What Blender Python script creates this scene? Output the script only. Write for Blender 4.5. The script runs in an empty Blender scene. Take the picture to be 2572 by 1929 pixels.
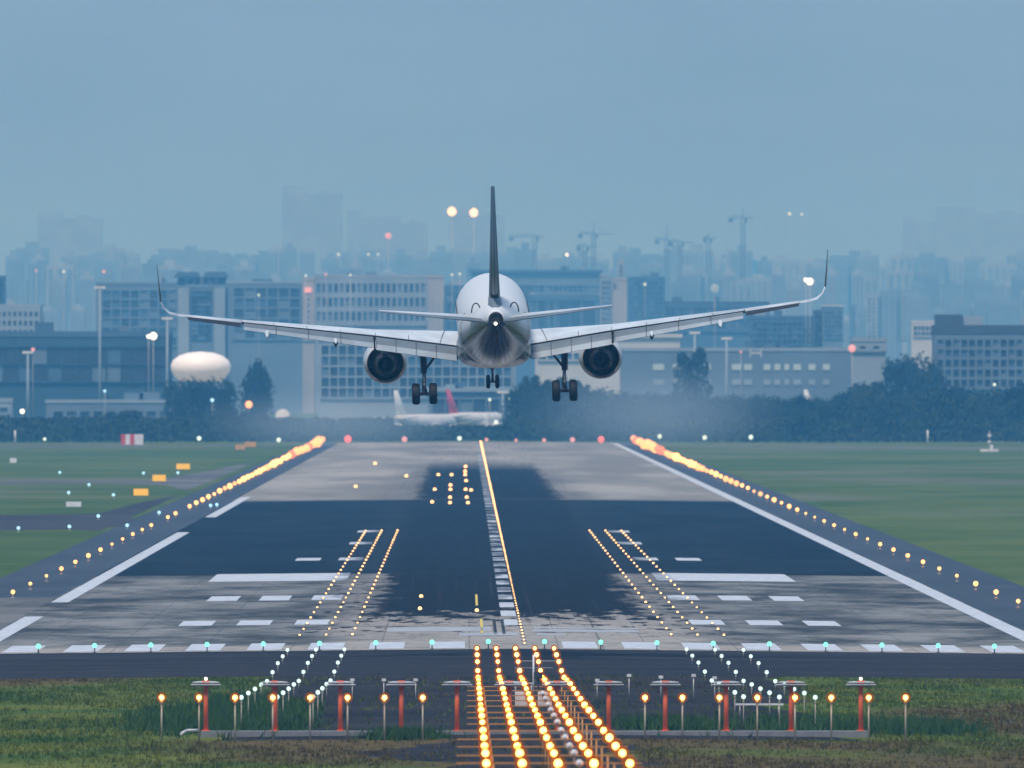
import bpy, math, random
from mathutils import Vector, Matrix
S = bpy.context.scene
R = math.radians

# ---------------------------------------------------------------- camera, sky, sun, exposure
FPX, HX, HY, EYE = 54000.0, 1170.0, 937.0, 15.35        # focal length in photo pixels, vanishing point, eye height
CL = 2.7                                                  # runway centre line
cam = bpy.data.cameras.new('camera'); camo = bpy.data.objects.new('camera', cam)
S.collection.objects.link(camo); S.camera = camo
camo.location = (0, 0, EYE); camo.rotation_euler = (R(90), 0, 0)
cam.sensor_width = 36; cam.lens = FPX / 2572 * 36
cam.shift_x = (1286 - HX) / 2572; cam.shift_y = -(964.5 - HY) / 2572
cam.clip_start = 1; cam.clip_end = 80000
cam.dof.use_dof = True; cam.dof.focus_distance = 1165; cam.dof.aperture_fstop = 4.0

W = bpy.data.worlds.new('World'); S.world = W; W.use_nodes = True
nt = W.node_tree; nt.nodes.clear()
def wn(t, **k):
    n = nt.nodes.new(t)
    for a, b in k.items(): setattr(n, a, b)
    return n
SUN_EL, SUN_AZ = R(62), R(200)
sky = wn('ShaderNodeTexSky', sky_type='NISHITA', sun_disc=False, sun_elevation=SUN_EL, sun_rotation=SUN_AZ,
         air_density=2.0, dust_density=4.0, ozone_density=3.0)
tc = wn('ShaderNodeTexCoord'); sep = wn('ShaderNodeSeparateXYZ'); ramp = wn('ShaderNodeValToRGB')
e = ramp.color_ramp.elements
e[0].position = 0.0; e[0].color = (.195, .345, .50, 1)
e[1].position = 1.0; e[1].color = (.26, .43, .72, 1)
for p, c in ((.008, (.200, .338, .525, 1)), (.018, (.235, .385, .585, 1)), (.12, (.20, .37, .62, 1)), (.45, (.24, .41, .68, 1))):
    q = ramp.color_ramp.elements.new(p); q.color = c
scl = wn('ShaderNodeVectorMath', operation='SCALE'); scl.inputs['Scale'].default_value = 10.0
mix = wn('ShaderNodeMix', data_type='RGBA'); mix.inputs[0].default_value = 0.93
bg = wn('ShaderNodeBackground'); bg.inputs[1].default_value = 0.1
wo = wn('ShaderNodeOutputWorld')
L = nt.links.new
L(tc.outputs['Generated'], sep.inputs[0]); L(sep.outputs[2], ramp.inputs[0]); L(ramp.outputs[0], scl.inputs[0])
mp = wn('ShaderNodeMapping'); mp.inputs['Scale'].default_value = (45, 45, 190); cn = wn('ShaderNodeTexNoise'); cn.inputs['Scale'].default_value = 1; cn.inputs['Detail'].default_value = 4
cr = wn('ShaderNodeMapRange'); cr.inputs[1].default_value = .25; cr.inputs[2].default_value = .75; cr.inputs[3].default_value = .90; cr.inputs[4].default_value = 1.08
sc2 = wn('ShaderNodeVectorMath', operation='SCALE')
L(tc.outputs['Generated'], mp.inputs[0]); L(mp.outputs[0], cn.inputs['Vector']); L(cn.outputs[0], cr.inputs[0]); L(scl.outputs[0], sc2.inputs[0]); L(cr.outputs[0], sc2.inputs['Scale'])
L(sky.outputs[0], mix.inputs[6]); L(sc2.outputs[0], mix.inputs[7]); L(mix.outputs[2], bg.inputs[0]); L(bg.outputs[0], wo.inputs[0])

sd = bpy.data.lights.new('sun', 'SUN'); so = bpy.data.objects.new('sun', sd); S.collection.objects.link(so)
sd.energy = 3.0; sd.angle = R(14); sd.color = (1, .95, .89)
so.rotation_euler = (R(90) - SUN_EL, 0, R(180) - SUN_AZ)
S.view_settings.view_transform = 'Standard'; S.view_settings.look = 'None'
S.view_settings.exposure = 0.0; S.view_settings.gamma = 1
S.render.engine = 'CYCLES'
S.cycles.use_denoising = True
try: S.cycles.denoiser = 'OPENIMAGEDENOISE'
except Exception: pass
S.cycles.max_bounces = 5; S.cycles.volume_bounces = 0; S.cycles.transparent_max_bounces = 12
S.cycles.sample_clamp_indirect = 4; S.cycles.use_light_tree = True

# ---------------------------------------------------------------- helpers
def gz(x): return -0.010 * min(abs(x - CL), 38.5)
def fary(Y): return Y if Y <= 5600 else (5600 + (Y - 5600)*4 if Y < 7400 else Y + 5400)
def P(px, py, Y):
    Y = fary(Y); return Vector(((px - HX) * Y / FPX, Y, EYE - (py - HY) * Y / FPX))
def PG(px, py, lift=0.0):                                 # a point on the ground
    Y = FPX * EYE / (py - HY)
    for _ in range(4):
        x = (px - HX) * Y / FPX; Y = FPX * (EYE - gz(x) - lift) / (py - HY)
    x = (px - HX) * Y / FPX
    return Vector((x, Y, gz(x) + lift))

class MB:
    def __init__(s): s.v = []; s.f = []; s.m = []; s.sm = []
    def face(s, pts, m=0, sm=False):
        n = len(s.v); s.v += [tuple(p) for p in pts]; s.f.append(tuple(range(n, n + len(pts)))); s.m.append(m); s.sm.append(sm)
    def box(s, x0, x1, y0, y1, z0, z1, m=0):
        n = len(s.v)
        s.v += [(x0,y0,z0),(x1,y0,z0),(x1,y1,z0),(x0,y1,z0),(x0,y0,z1),(x1,y0,z1),(x1,y1,z1),(x0,y1,z1)]
        for q in ((0,3,2,1),(4,5,6,7),(0,1,5,4),(1,2,6,5),(2,3,7,6),(3,0,4,7)):
            s.f.append(tuple(n + i for i in q)); s.m.append(m); s.sm.append(False)
    def loops(s, loops, m=0, cap=True, sm=True, closed=True):
        n = len(s.v); k = len(loops[0])
        for l in loops: s.v += [tuple(p) for p in l]
        for i in range(len(loops) - 1):
            for j in range(k if closed else k - 1):
                a = n + i * k + j; b = n + i * k + (j + 1) % k
                s.f.append((a, b, b + k, a + k)); s.m.append(m); s.sm.append(sm)
        if cap and closed:
            s.f.append(tuple(n + j for j in reversed(range(k)))); s.m.append(m); s.sm.append(False)
            s.f.append(tuple(n + (len(loops) - 1) * k + j for j in range(k))); s.m.append(m); s.sm.append(False)
    def tube(s, a, b, r0, r1=None, n=8, m=0, cap=True, sm=True):
        a = Vector(a); b = Vector(b); r1 = r0 if r1 is None else r1
        d = (b - a).normalized(); u = d.orthogonal().normalized(); w = d.cross(u)
        cs = [(math.cos(2*math.pi*i/n), math.sin(2*math.pi*i/n)) for i in range(n)]
        s.loops([[a + u*(c*r0) + w*(t*r0) for c, t in cs], [b + u*(c*r1) + w*(t*r1) for c, t in cs]], m, cap, sm)
    def lathe(s, o, axis, prof, n=24, m=0, cap=False, sm=True):   # prof: (along, radius)
        o = Vector(o); d = Vector(axis).normalized(); u = d.orthogonal().normalized(); w = d.cross(u)
        s.loops([[o + d*t + u*(math.cos(2*math.pi*i/n)*r) + w*(math.sin(2*math.pi*i/n)*r) for i in range(n)] for t, r in prof], m, cap, sm)
    def ball(s, c, r, n=12, k=7, m=0, sz=1.0):
        s.lathe(c, (0,0,1), [(-math.cos(math.pi*i/k)*r*sz, max(1e-4, math.sin(math.pi*i/k)*r)) for i in range(k+1)], n, m)
    def mesh(s, name, mats):
        me = bpy.data.meshes.new(name); me.from_pydata(s.v, [], s.f)
        for x in (mats if isinstance(mats, (list, tuple)) else [mats]): me.materials.append(x)
        me.polygons.foreach_set('material_index', s.m); me.polygons.foreach_set('use_smooth', s.sm); me.update()
        return me
    def build(s, name, mats, parent=None, loc=(0,0,0)): return put(name, s.mesh(name, mats), parent, loc)
def put(name, me, parent=None, loc=(0,0,0)):
    o = bpy.data.objects.new(name, me); S.collection.objects.link(o); o.location = loc
    if parent: o.parent = parent
    return o
def tag(o, label=None, cat=None, group=None, kind=None):
    if label: o['label'] = label
    if cat: o['category'] = cat
    if group: o['group'] = group
    if kind: o['kind'] = kind
    return o
def thing(name, label, cat, loc=(0,0,0), group=None):
    o = bpy.data.objects.new(name, None); S.collection.objects.link(o); o.location = loc; o.empty_display_size = .5
    return tag(o, label, cat, group)
def copy_tree(o, parent=None):
    c = o.copy(); S.collection.objects.link(c)
    if parent: c.parent = parent
    for ch in o.children: copy_tree(ch, c)
    return c
ONES = 'zeroth first second third fourth fifth sixth seventh eighth ninth tenth eleventh twelfth thirteenth fourteenth fifteenth sixteenth seventeenth eighteenth nineteenth'.split()
TENS = {20:'twentieth',30:'thirtieth',40:'fortieth',50:'fiftieth',60:'sixtieth',70:'seventieth',80:'eightieth',90:'ninetieth'}
TW = {2:'twenty',3:'thirty',4:'forty',5:'fifty',6:'sixty',7:'seventy',8:'eighty',9:'ninety'}
def ordw(n):
    if n >= 100:
        h = 'hundred' if n < 200 else 'two hundred'
        return (h + ' and ' + ordw(n % 100)) if n % 100 else h + 'th'
    if n < 20: return ONES[n]
    if n % 10 == 0: return TENS[n]
    return TW[n // 10] + ' ' + ONES[n % 10]

# ---------------------------------------------------------------- materials
class NT:
    def __init__(s, name):
        s.mat = bpy.data.materials.new(name); s.mat.use_nodes = True; s.t = s.mat.node_tree; s.b = s.t.nodes['Principled BSDF']
        s.pos = s.t.nodes.new('ShaderNodeNewGeometry').outputs['Position']
        s.cache = {}
    def n(s, t, **k):
        o = s.t.nodes.new(t)
        for a, b in k.items(): setattr(o, a, b)
        return o
    def put(s, sock, v):
        if isinstance(v, bpy.types.NodeSocket): s.t.links.new(v, sock)
        elif isinstance(v, (tuple, list)) and len(v) == 3 and sock.type == 'RGBA': sock.default_value = (*v, 1)
        else: sock.default_value = v
    def math(s, op, a, b=0.0, c=0.0, clamp=False):
        o = s.n('ShaderNodeMath', operation=op, use_clamp=clamp); s.put(o.inputs[0], a); s.put(o.inputs[1], b); s.put(o.inputs[2], c); return o.outputs[0]
    def xyz(s):
        if 'xyz' not in s.cache:
            o = s.n('ShaderNodeSeparateXYZ'); s.t.links.new(s.pos, o.inputs[0]); s.cache['xyz'] = o.outputs
        return s.cache['xyz']
    def noise(s, scale=(1,1,1), detail=3, rough=.55, off=(0,0,0)):
        m = s.n('ShaderNodeMapping'); m.inputs['Scale'].default_value = scale; m.inputs['Location'].default_value = off; s.t.links.new(s.pos, m.inputs[0])
        o = s.n('ShaderNodeTexNoise'); o.inputs['Scale'].default_value = 1; o.inputs['Detail'].default_value = detail; o.inputs['Roughness'].default_value = rough
        s.t.links.new(m.outputs[0], o.inputs['Vector']); return o.outputs['Fac']
    def mr(s, v, a, b, c=0.0, d=1.0):
        o = s.n('ShaderNodeMapRange', interpolation_type='SMOOTHSTEP'); s.put(o.inputs[0], v)
        for i, q in enumerate((a, b, c, d)): s.put(o.inputs[i+1], q)
        return o.outputs[0]
    def mixc(s, f, a, b):
        o = s.n('ShaderNodeMix', data_type='RGBA'); s.put(o.inputs[0], f); s.put(o.inputs[6], a); s.put(o.inputs[7], b); return o.outputs[2]
    def done(s, col, rough=.8, spec=.3, metal=0):
        s.put(s.b.inputs['Base Color'], col); s.put(s.b.inputs['Roughness'], rough); s.put(s.b.inputs['Specular IOR Level'], spec); s.b.inputs['Metallic'].default_value = metal
        return s.mat
def mat(name, col, rough=.6, metal=0, spec=.4, var=.12, sc=.7):
    t = NT(name); k = t.noise((sc, sc, sc)); d = tuple(c * (1 - var) for c in col); u = tuple(min(1, c * (1 + var)) for c in col)
    return t.done(t.mixc(t.mr(k, .3, .7), d, u), rough, spec, metal)
def emit(name, col, k=1.0, sample=False):
    m = bpy.data.materials.new(name); m.use_nodes = True; b = m.node_tree.nodes['Principled BSDF']
    b.inputs['Base Color'].default_value = (.02, .02, .02, 1)
    b.inputs['Emission Color'].default_value = (*col, 1); b.inputs['Emission Strength'].default_value = k
    m.cycles.emission_sampling = 'AUTO' if sample else 'NONE'
    return m

M = {}
M['lamp_amber'] = emit('lamp_amber', (1, .47, .13), 15, True)
M['lamp_edge'] = emit('lamp_edge', (1, .38, .10), 5)
M['lamp_far'] = emit('lamp_far', (1, .42, .14), 2.2)
M['lamp_ember'] = emit('lamp_ember', (1, .27, .13), 1.3)
M['lamp_red'] = emit('lamp_red', (1, .16, .12), 1.6)
M['lamp_inset'] = emit('lamp_inset', (1, .52, .20), 3.4)
M['lamp_green'] = emit('lamp_green', (.14, 1, .55), 2.6)
M['lamp_side'] = emit('lamp_side', (.72, 1, .95), 1.3)
M['lamp_white'] = emit('lamp_white', (1, .95, .85), 3)
M['lamp_blue'] = emit('lamp_blue', (.35, .7, 1), 2)
M['lamp_pale'] = emit('lamp_pale', (.75, 1, .9), 1.5)
M['lamp_pink'] = emit('lamp_pink', (1, .45, .42), 1.0)
M['window_lit'] = emit('window_lit', (.55, .75, .80), .5)
M['disc_off'] = mat('disc_off', (.62, .60, .60), .35)
# faintly glowing shell that imitates the orange halo round an approach lamp
gm = bpy.data.materials.new('amber_halo'); gm.use_nodes = True; g = gm.node_tree; g.nodes.clear()
go = g.nodes.new('ShaderNodeOutputMaterial'); ga = g.nodes.new('ShaderNodeAddShader'); gt = g.nodes.new('ShaderNodeBsdfTransparent'); ge = g.nodes.new('ShaderNodeEmission')
gt.inputs[0].default_value = (.80, .62, .45, 1); ge.inputs[0].default_value = (1, .27, .015, 1); ge.inputs[1].default_value = .13
g.links.new(gt.outputs[0], ga.inputs[0]); g.links.new(ge.outputs[0], ga.inputs[1]); g.links.new(ga.outputs[0], go.inputs[0]); gm.cycles.emission_sampling = 'NONE'
M['amber_halo'] = gm
M['lamplit_frame'] = mat('lamplit_frame', (.55, .25, .07), .5)  # orange glow of the lamps worked into the frame colour
M['galv'] = mat('galvanised_steel', (.42, .40, .38), .45, .3)
M['frame'] = mat('frame_steel', (.50, .42, .32), .5, .1)
M['red_paint'] = mat('red_paint', (.80, .13, .04), .5)
M['dark_metal'] = mat('dark_metal', (.05, .05, .055), .5)
M['black'] = mat('black_rubber', (.012, .012, .014), .7)
M['white_plastic'] = mat('white_plastic', (.72, .70, .70), .4)
M['concrete_slab'] = mat('concrete_slab', (.20, .20, .20), .8, sc=2)

# runway pavement
t = NT('runway_pavement'); X, Y, Z = t.xyz(); d = t.math('ABSOLUTE', t.math('SUBTRACT', X, CL))
streak = t.noise((.13, .028, 1), 6, .72); blot = t.noise((.16, .03, 1), 4, .6, (7, 3, 0)); fine = t.noise((1.1, .12, 1), 3, .6); ragn = t.noise((.55, .05, 1), 4, .65, (3, 9, 0))
conc = t.mixc(t.mr(fine, .3, .75), (.36, .325, .29), (.27, .25, .23))
weath = t.mixc(t.mr(streak, .36, .66), (.040, .046, .050), (.235, .235, .225))
wm = t.math('MULTIPLY', t.mr(t.math('ADD', d, t.math('MULTIPLY', blot, 10)), 13.5, 18.5), t.mr(Y, 1212, 1232))
col = t.mixc(wm, conc, weath)
col = t.mixc(t.math('MULTIPLY', t.mr(t.noise((.05, .07, 1), 5, .75, (40, 2, 0)), .5, .66), .5), col, (.07, .075, .08))
def saw(v, per, w):
    f = t.math('FRACT', t.math('DIVIDE', v, per)); return t.math('LESS_THAN', t.math('ABSOLUTE', t.math('SUBTRACT', f, .5)), w / per / 2)
jt = t.math('MAXIMUM', saw(t.math('ADD', X, -CL + 500), 5.0, .07), saw(t.math('ADD', X, -CL + 502.5), 35.0, .12))
col = t.mixc(t.math('MULTIPLY', jt, .5), col, (.05, .055, .06))
asm = t.math('MULTIPLY', t.mr(Y, 1650, 1656), t.mr(Y, 2650, 2600))
asph = t.mixc(t.mr(t.noise((.1, .02, 1), 4), .3, .7), (.008, .016, .027), (.017, .028, .042))
col = t.mixc(asm, col, asph)
far = t.mr(Y, 2600, 2660)
col = t.mixc(far, col, t.mixc(t.mr(t.noise((.06, .004, 1), 3), .35, .7), (.20, .19, .175), (.34, .32, .29)))
rr = t.math('ADD', t.math('MULTIPLY', ragn, 10.0), t.math('MULTIPLY', blot, 3.0))
edge = t.mr(t.math('ADD', d, t.math('MULTIPLY', rr, .62)), 13.6, 12.0)
start = t.mr(t.math('ADD', Y, t.math('MULTIPLY', ragn, -330)), 1180, 1205)
t2 = t.mr(Y, 3800, 3350)
rub = t.math('MULTIPLY', t.math('MULTIPLY', edge, start), t2)
spots = t.math('MULTIPLY', t.math('MULTIPLY', t.mr(t.noise((.7, .10, 1), 3, .6, (90, 4, 0)), .56, .61), t.mr(d, 15, 11)), t.mr(Y, 1240, 1290))
rub = t.math('MAXIMUM', rub, t.math('MULTIPLY', spots, t.mr(Y, 1640, 1560)))
soft = t.math('MULTIPLY', t.math('MULTIPLY', t.mr(t.math('ADD', d, t.math('MULTIPLY', blot, 8)), 20, 12), t.mr(Y, 1300, 1420)), t2)
col = t.mixc(t.math('MULTIPLY', soft, .35), col, (.03, .035, .045))
tyre = t.math('MULTIPLY', t.mr(t.noise((3.2, .0035, 1), 3, .6, (13, 0, 0)), .50, .68), t.math('MULTIPLY', t.mr(d, 17, 7), t.mr(Y, 1262, 1420)))
col = t.mixc(t.math('MULTIPLY', tyre, .45), col, (.03, .034, .040))
crk = t.math('MULTIPLY', t.mr(t.math('ABSOLUTE', t.math('SUBTRACT', t.noise((.14, .02, 1), 4, .6, (55, 1, 0)), .5)), .006, 0), .5)
col = t.mixc(crk, col, (.05, .055, .06))
rub = t.math('MULTIPLY', rub, t.mr(t.noise((3.2, .003, 1), 3, .6, (71, 0, 0)), .25, .45, .82, 1))
col = t.mixc(t.math('MULTIPLY', rub, t.math('SUBTRACT', .97, t.math('MULTIPLY', asm, .40))), col, t.mixc(t.mr(fine, .3, .7), (.003, .005, .009), (.010, .014, .021)))
M['runway'] = t.done(col, .85, .02)
def asphalt(name, a, b, sx=.05, sy=.12, rough=.6, spec=.25):
    t = NT(name); k = t.noise((sx, sy, 1), 5, .7); k2 = t.noise((.8, .25, 1), 3, .6, (5, 5, 0))
    c = t.mixc(t.mr(k, .35, .65), a, b); return t.done(t.mixc(t.math('MULTIPLY', t.mr(k2, .5, .7), .3), c, tuple(min(1, 1.7*q) for q in b)), rough, spec)
M['shoulder'] = asphalt('shoulder_asphalt', (.018, .017, .022), (.040, .037, .042), .1, .02, .42, .07)
M['blast'] = asphalt('blast_pad_asphalt', (.013, .012, .015), (.042, .039, .044), .025, .25, .9, .05)
M['taxi'] = asphalt('taxiway_asphalt', (.035, .036, .042), (.06, .06, .068), .05, .02, .9, .05)
M['taxi_pale'] = asphalt('pale_concrete', (.07, .075, .075), (.17, .165, .16), .035, .012, .9, .05)
M['soil'] = asphalt('dark_soil', (.012, .010, .010), (.034, .027, .026), .12, .08, .9, .1)
# worn paint
t = NT('runway_paint'); k = t.noise((1.2, .2, 1), 4, .7); X, Y, Z = t.xyz(); d = t.math('ABSOLUTE', t.math('SUBTRACT', X, CL))
dirt = t.math('MULTIPLY', t.mr(t.noise((.55, .05, 1), 4, .65, (3, 9, 0)), .40, .55), t.math('MULTIPLY', t.mr(d, 13.5, 11), t.mr(Y, 1400, 1520)))
c = t.mixc(t.mr(k, .35, .75), (.56, .58, .62), (.42, .44, .47)); M['paint'] = t.done(t.mixc(t.math('MULTIPLY', dirt, .9), c, (.03, .035, .045)), .6, .3)
M['paint_old'] = mat('worn_paint', (.36, .37, .38), .6, var=.25)
M['paint_yellow'] = mat('yellow_paint', (.70, .52, .06), .6)
# grass ground
def grasscol(t, k=1.0):
    X, Y, Z = t.xyz()
    n1 = t.noise((.035, .012, 1), 5, .6); n2 = t.noise((.11, .05, 1), 5, .65, (11, 0, 0)); n3 = t.noise((.9, .3, 1), 3, .6, (0, 31, 0)); n4 = t.noise((.012, .003, 1), 4, .6, (2, 2, 0))
    g1 = t.mixc(t.mr(n2, .3, .7), (.040*k, .080*k, .010*k), (.135*k, .150*k, .020*k))
    br = t.mixc(t.mr(n3, .3, .7), (.070*k, .050*k, .018*k), (.125*k, .092*k, .030*k))
    near = t.mr(Y, 960, 880)
    gcol = t.mixc(t.mr(t.math('ADD', n1, t.math('MULTIPLY', near, .09)), .49, .62), g1, br)
    fg = t.mixc(t.mr(n1, .35, .65), (.050, .092, .018), (.095, .130, .034))
    fg = t.mixc(t.mr(n4, .50, .66), fg, (.12, .135, .08))
    gcol = t.mixc(t.mr(Y, 1150, 1400), gcol, fg)
    return t.mixc(t.math('MULTIPLY', t.mr(n3, .62, .78), .3), gcol, (.13, .14, .06))
t = NT('grass_ground'); gcol = grasscol(t)
M['grass_ground'] = t.done(gcol, .95, .05)
def leafmat(name, a, b, sc=.25):
    t = NT(name); return t.done(t.mixc(t.mr(t.noise((sc, sc, sc), 3), .3, .7), a, b), .85, .1)
M['leaf'] = leafmat('dark_foliage', (.010, .022, .012), (.026, .044, .020))
M['leaf2'] = leafmat('mid_foliage', (.014, .028, .014), (.034, .056, .024))
M['bark'] = mat('bark', (.07, .055, .04), .9)
t = NT('grass_blades'); M['blade'] = t.done(grasscol(t, .98), .85, .05)
M['blade2'] = leafmat('weed_blades', (.025, .065, .018), (.060, .115, .028), .2)

# ---------------------------------------------------------------- ground sheets
def sheet(name, x0, x1, y0, y1, dz, m, parent=None, dy=None):
    xs = sorted({x0, x1} | {c for c in (CL - 38.5, CL, CL + 38.5) if x0 < c < x1}); b = MB()
    for a, c in zip(xs, xs[1:]): b.face([(a,y0,gz(a)+dz),(c,y0,gz(c)+dz),(c,y1,gz(c)+dz),(a,y1,gz(a)+dz)])
    return b.build(name, m, parent)
def poly(name, pts, dz, m):
    b = MB(); b.face([(x, y, -0.385 + dz) for x, y in pts]); return b.build(name, m)
def st(o): o['kind'] = 'structure'; return o
st(sheet('ground', -2600, 2600, -400, 25000, 0, M['grass_ground']))
st(sheet('runway_shoulder', CL - 38.4, CL + 38.4, 1205, 4830, .010, M['shoulder']))
st(sheet('runway', CL - 31.2, CL + 31.2, 1196, 4815, .020, M['runway']))
st(sheet('blast_pad', -45, 50, 1096, 1195.8, .012, M['blast']))
b = MB(); random.seed(3)                                    # bare dark ground round the approach lights
L1 = [(CL - 12.5 + random.uniform(-1.2, 1.2), y) for y in range(905, 1100, 12)]; R1 = [(CL + 12.5 + random.uniform(-2, 2), y) for y in range(905, 1100, 12)]
for (a, b2) in zip(range(len(L1) - 1), range(1, len(L1))):
    b.face([(L1[a][0], L1[a][1], gz(L1[a][0]) + .008), (CL, L1[a][1], .008), (CL, L1[b2][1], .008), (L1[b2][0], L1[b2][1], gz(L1[b2][0]) + .008)])
    b.face([(CL, L1[a][1], .008), (R1[a][0], R1[a][1], gz(R1[a][0]) + .008), (R1[b2][0], R1[b2][1], gz(R1[b2][0]) + .008), (CL, L1[b2][1], .008)])
st(b.build('soil', M['soil']))
b = MB(); pw = [(y, 5.0 + 1.8*math.sin(y*.11) + random.uniform(-.8, .8), 3.6 + 1.1*math.sin(y*.17+2) + random.uniform(-.6, .6)) for y in range(700, 906, 5)]
for (ya, la, ra), (yb, lb, rb) in zip(pw, pw[1:]):
    b.face([(CL-la, ya, gz(CL-la)+.006), (CL, ya, .006), (CL, yb, .006), (CL-lb, yb, gz(CL-lb)+.006)]); b.face([(CL, ya, .006), (CL+ra, ya, gz(CL+ra)+.006), (CL+rb, yb, gz(CL+rb)+.006), (CL, yb, .006)])
st(b.build('soil_path', M['soil']))
for s0, s1 in ((1240, 1300),):
    st(sheet('shoulder_paving', CL - 38.4, CL - 31.0, 1207, 1500, .016, M['taxi_pale']))
# taxiways and exits on the left, seen as flat bands
def q(px, py): v = PG(px, py); return (v.x, v.y)
def taxi(name, pts, m, dz): st(poly(name, [q(*p) for p in pts], dz, m))
taxi('taxiway', [(-900, 1347), (170, 1330), (330, 1321), (352, 1304), (250, 1290), (-900, 1306)], M['taxi'], .014)
taxi('taxiway_fillet', [(170, 1330), (250, 1334), (452, 1243), (352, 1262), (250, 1290), (200, 1300)], M['taxi'], .015)
taxi('taxiway', [(-900, 1217), (250, 1214), (420, 1219), (470, 1233), (560, 1196), (640, 1160), (520, 1184), (370, 1208), (-900, 1213)], M['taxi_pale'], .014)
taxi('taxiway', [(-900, 1127), (700, 1122), (700, 1119), (-900, 1122)], M['taxi_pale'], .014)
taxi('taxiway', [(1980, 1126), (3300, 1131), (3300, 1127), (1980, 1123)], M['taxi_pale'], .014)

# painted markings: each one a thing
def mark(name, x0, x1, y0, y1, label, group=None, m=None, dz=.028):
    return tag(sheet(name, x0, x1, y0, y1, dz, m or M['paint']), label, 'runway marking', group)
for i in range(8):
    for s, side in ((-1, 'left'), (1, 'right')):
        a = CL + s * (2.75 + 3.42 * i); c = a + s * 1.95
        mark('threshold_stripe', min(a, c), max(a, c), 1200.5, 1230, f'white threshold stripe, {ordw(i+1)} to the {side} of the centre line', 'white threshold stripes')
k = 0
for y in range(1307, 4760, 50):
    k += 1; mark('centreline_dash', CL - .48, CL + .48, y, y + 30, f'white centre line dash, {ordw(k)} counting away from the threshold', 'white centre line dashes')
for s, side in ((-1, 'left'), (1, 'right')):
    if s > 0: mark('edge_line', CL + 29.8, CL + 31.1, 1205, 4800, 'long unbroken white line along the right edge of the runway', 'runway edge lines')
    else:
        for (ya, yb, w) in ((1205, 1380, 'nearest short piece, at the left border'), (1466, 2110, 'longest piece, in the middle'), (2330, 2710, 'short piece beyond the dark taxiway exit')):
            mark('edge_line', CL - 31.0, CL - 29.8, ya, yb, f'white left edge line of the runway, {w}', 'runway edge lines')
    a = CL + s * 11.6; c = CL + s * 21.9
    mark('aiming_point', min(a, c), max(a, c), 1601, 1661, f'big white aiming point bar on the {side} half of the runway', 'aiming point bars')
    for y0, y1, n, nm in ((1320, 1346, 3, 'nearest'), (1464, 1495, 3, 'second'), (1775, 1800, 2, 'third'), (1940, 1966, 1, 'fourth'), (2085, 2110, 1, 'farthest')):
        for j in range(n):
            a = CL + s * (11.2 + 3.56 * j); c = a + s * 2.05
            mark('touchdown_bar', min(a, c), max(a, c), y0, y1, f'white touchdown bar in the {nm} row, {side} side, {ordw(j+1)} from the middle', 'touchdown zone bars')
for (a, c, y0, y1, w) in ((971, 1234, 1578, 1588, 'wide left piece'), (1339, 1605, 1581.5, 1587, 'wide right piece, near line'), (1342, 1600, 1576, 1579, 'wide right piece, far line'), (1153, 1302, 1591, 1598, 'middle piece near the threshold'), (1349, 1421, 1592, 1596.5, 'small right piece near the threshold')):
    p0 = PG(a, y1); p1 = PG(c, y1); p2 = PG(a, y0)
    mark('runway_numeral', p0.x, p1.x, p0.y, p2.y, f'faded white numeral bar before the rubber marks, {w}', 'faded runway numerals', M['paint_old'])
mark('yellow_line', -1.27 + CL - .55, -1.12 + CL - .55, 1266, 1342, 'thin yellow line left of the centre line on the pale concrete', None, M['paint_yellow'])
mark('yellow_line', CL - 2.05, CL - 1.9, 1420, 1490, 'short bright yellow line inside the dark rubber', None, M['paint_yellow'])
mark('tar_strip', CL - 1.05, CL - .85, 1262, 1340, 'dark tar strip, left of the pair beside the centre line', 'tar strips', M['black'])
mark('tar_strip', CL - .55, CL - .35, 1262, 1340, 'dark tar strip, right of the pair beside the centre line', 'tar strips', M['black'])

# ---------------------------------------------------------------- lamps
def lampmesh(name, r, m, n=10): b = MB(); b.ball((0,0,0), r, n, 6); return b.mesh(name, m)
# flush lamps: body ring + glowing dome
bb = MB(); bb.lathe((0,0,0), (0,0,1), [(0, .16), (.03, .15), (.04, .05)], 10, cap=True); insetbody = bb.mesh('lamp_body', M['dark_metal'])
domes = {}
def dome(r, mk):
    key = (round(r, 3), mk)
    if key not in domes: domes[key] = lampmesh('lamp_lens', r, M[mk])
    return domes[key]
def inset(name, label, cat, x, y, r, mk, group, h=.05):
    o = put(name, insetbody, None, (x, y, gz(x) + .028)); tag(o, label, cat, group)
    put('lens', dome(r, mk), o, (0, 0, h + r * .3)); return o
for i in range(238):
    y = 1215 + 15.1 * i; rr = (.055 if y < 1600 else .06 + (y - 1600) / 3200 * .12) * random.uniform(.8, 1.2)
    inset('centreline_lamp', f'amber lamp on the centre line, {ordw(i+1)} counting from the threshold', 'runway light', CL + .62, y, rr, 'lamp_inset', 'centre line lamps')
for s, side in ((-1, 'left'), (1, 'right')):
    for k in range(29):
        y = 1262 + 29.7 * k
        for j in range(3):
            inset('touchdown_lamp', f'amber touchdown lamp, {side} side, {ordw(j+1)} column from middle, {ordw(k+1)} row from threshold', 'runway light', CL + s * (9.35 + 1.55 * j), y, .064 * random.uniform(.85, 1.2) + (y - 1262) * .00004, 'lamp_inset', 'touchdown zone lamps')
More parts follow.
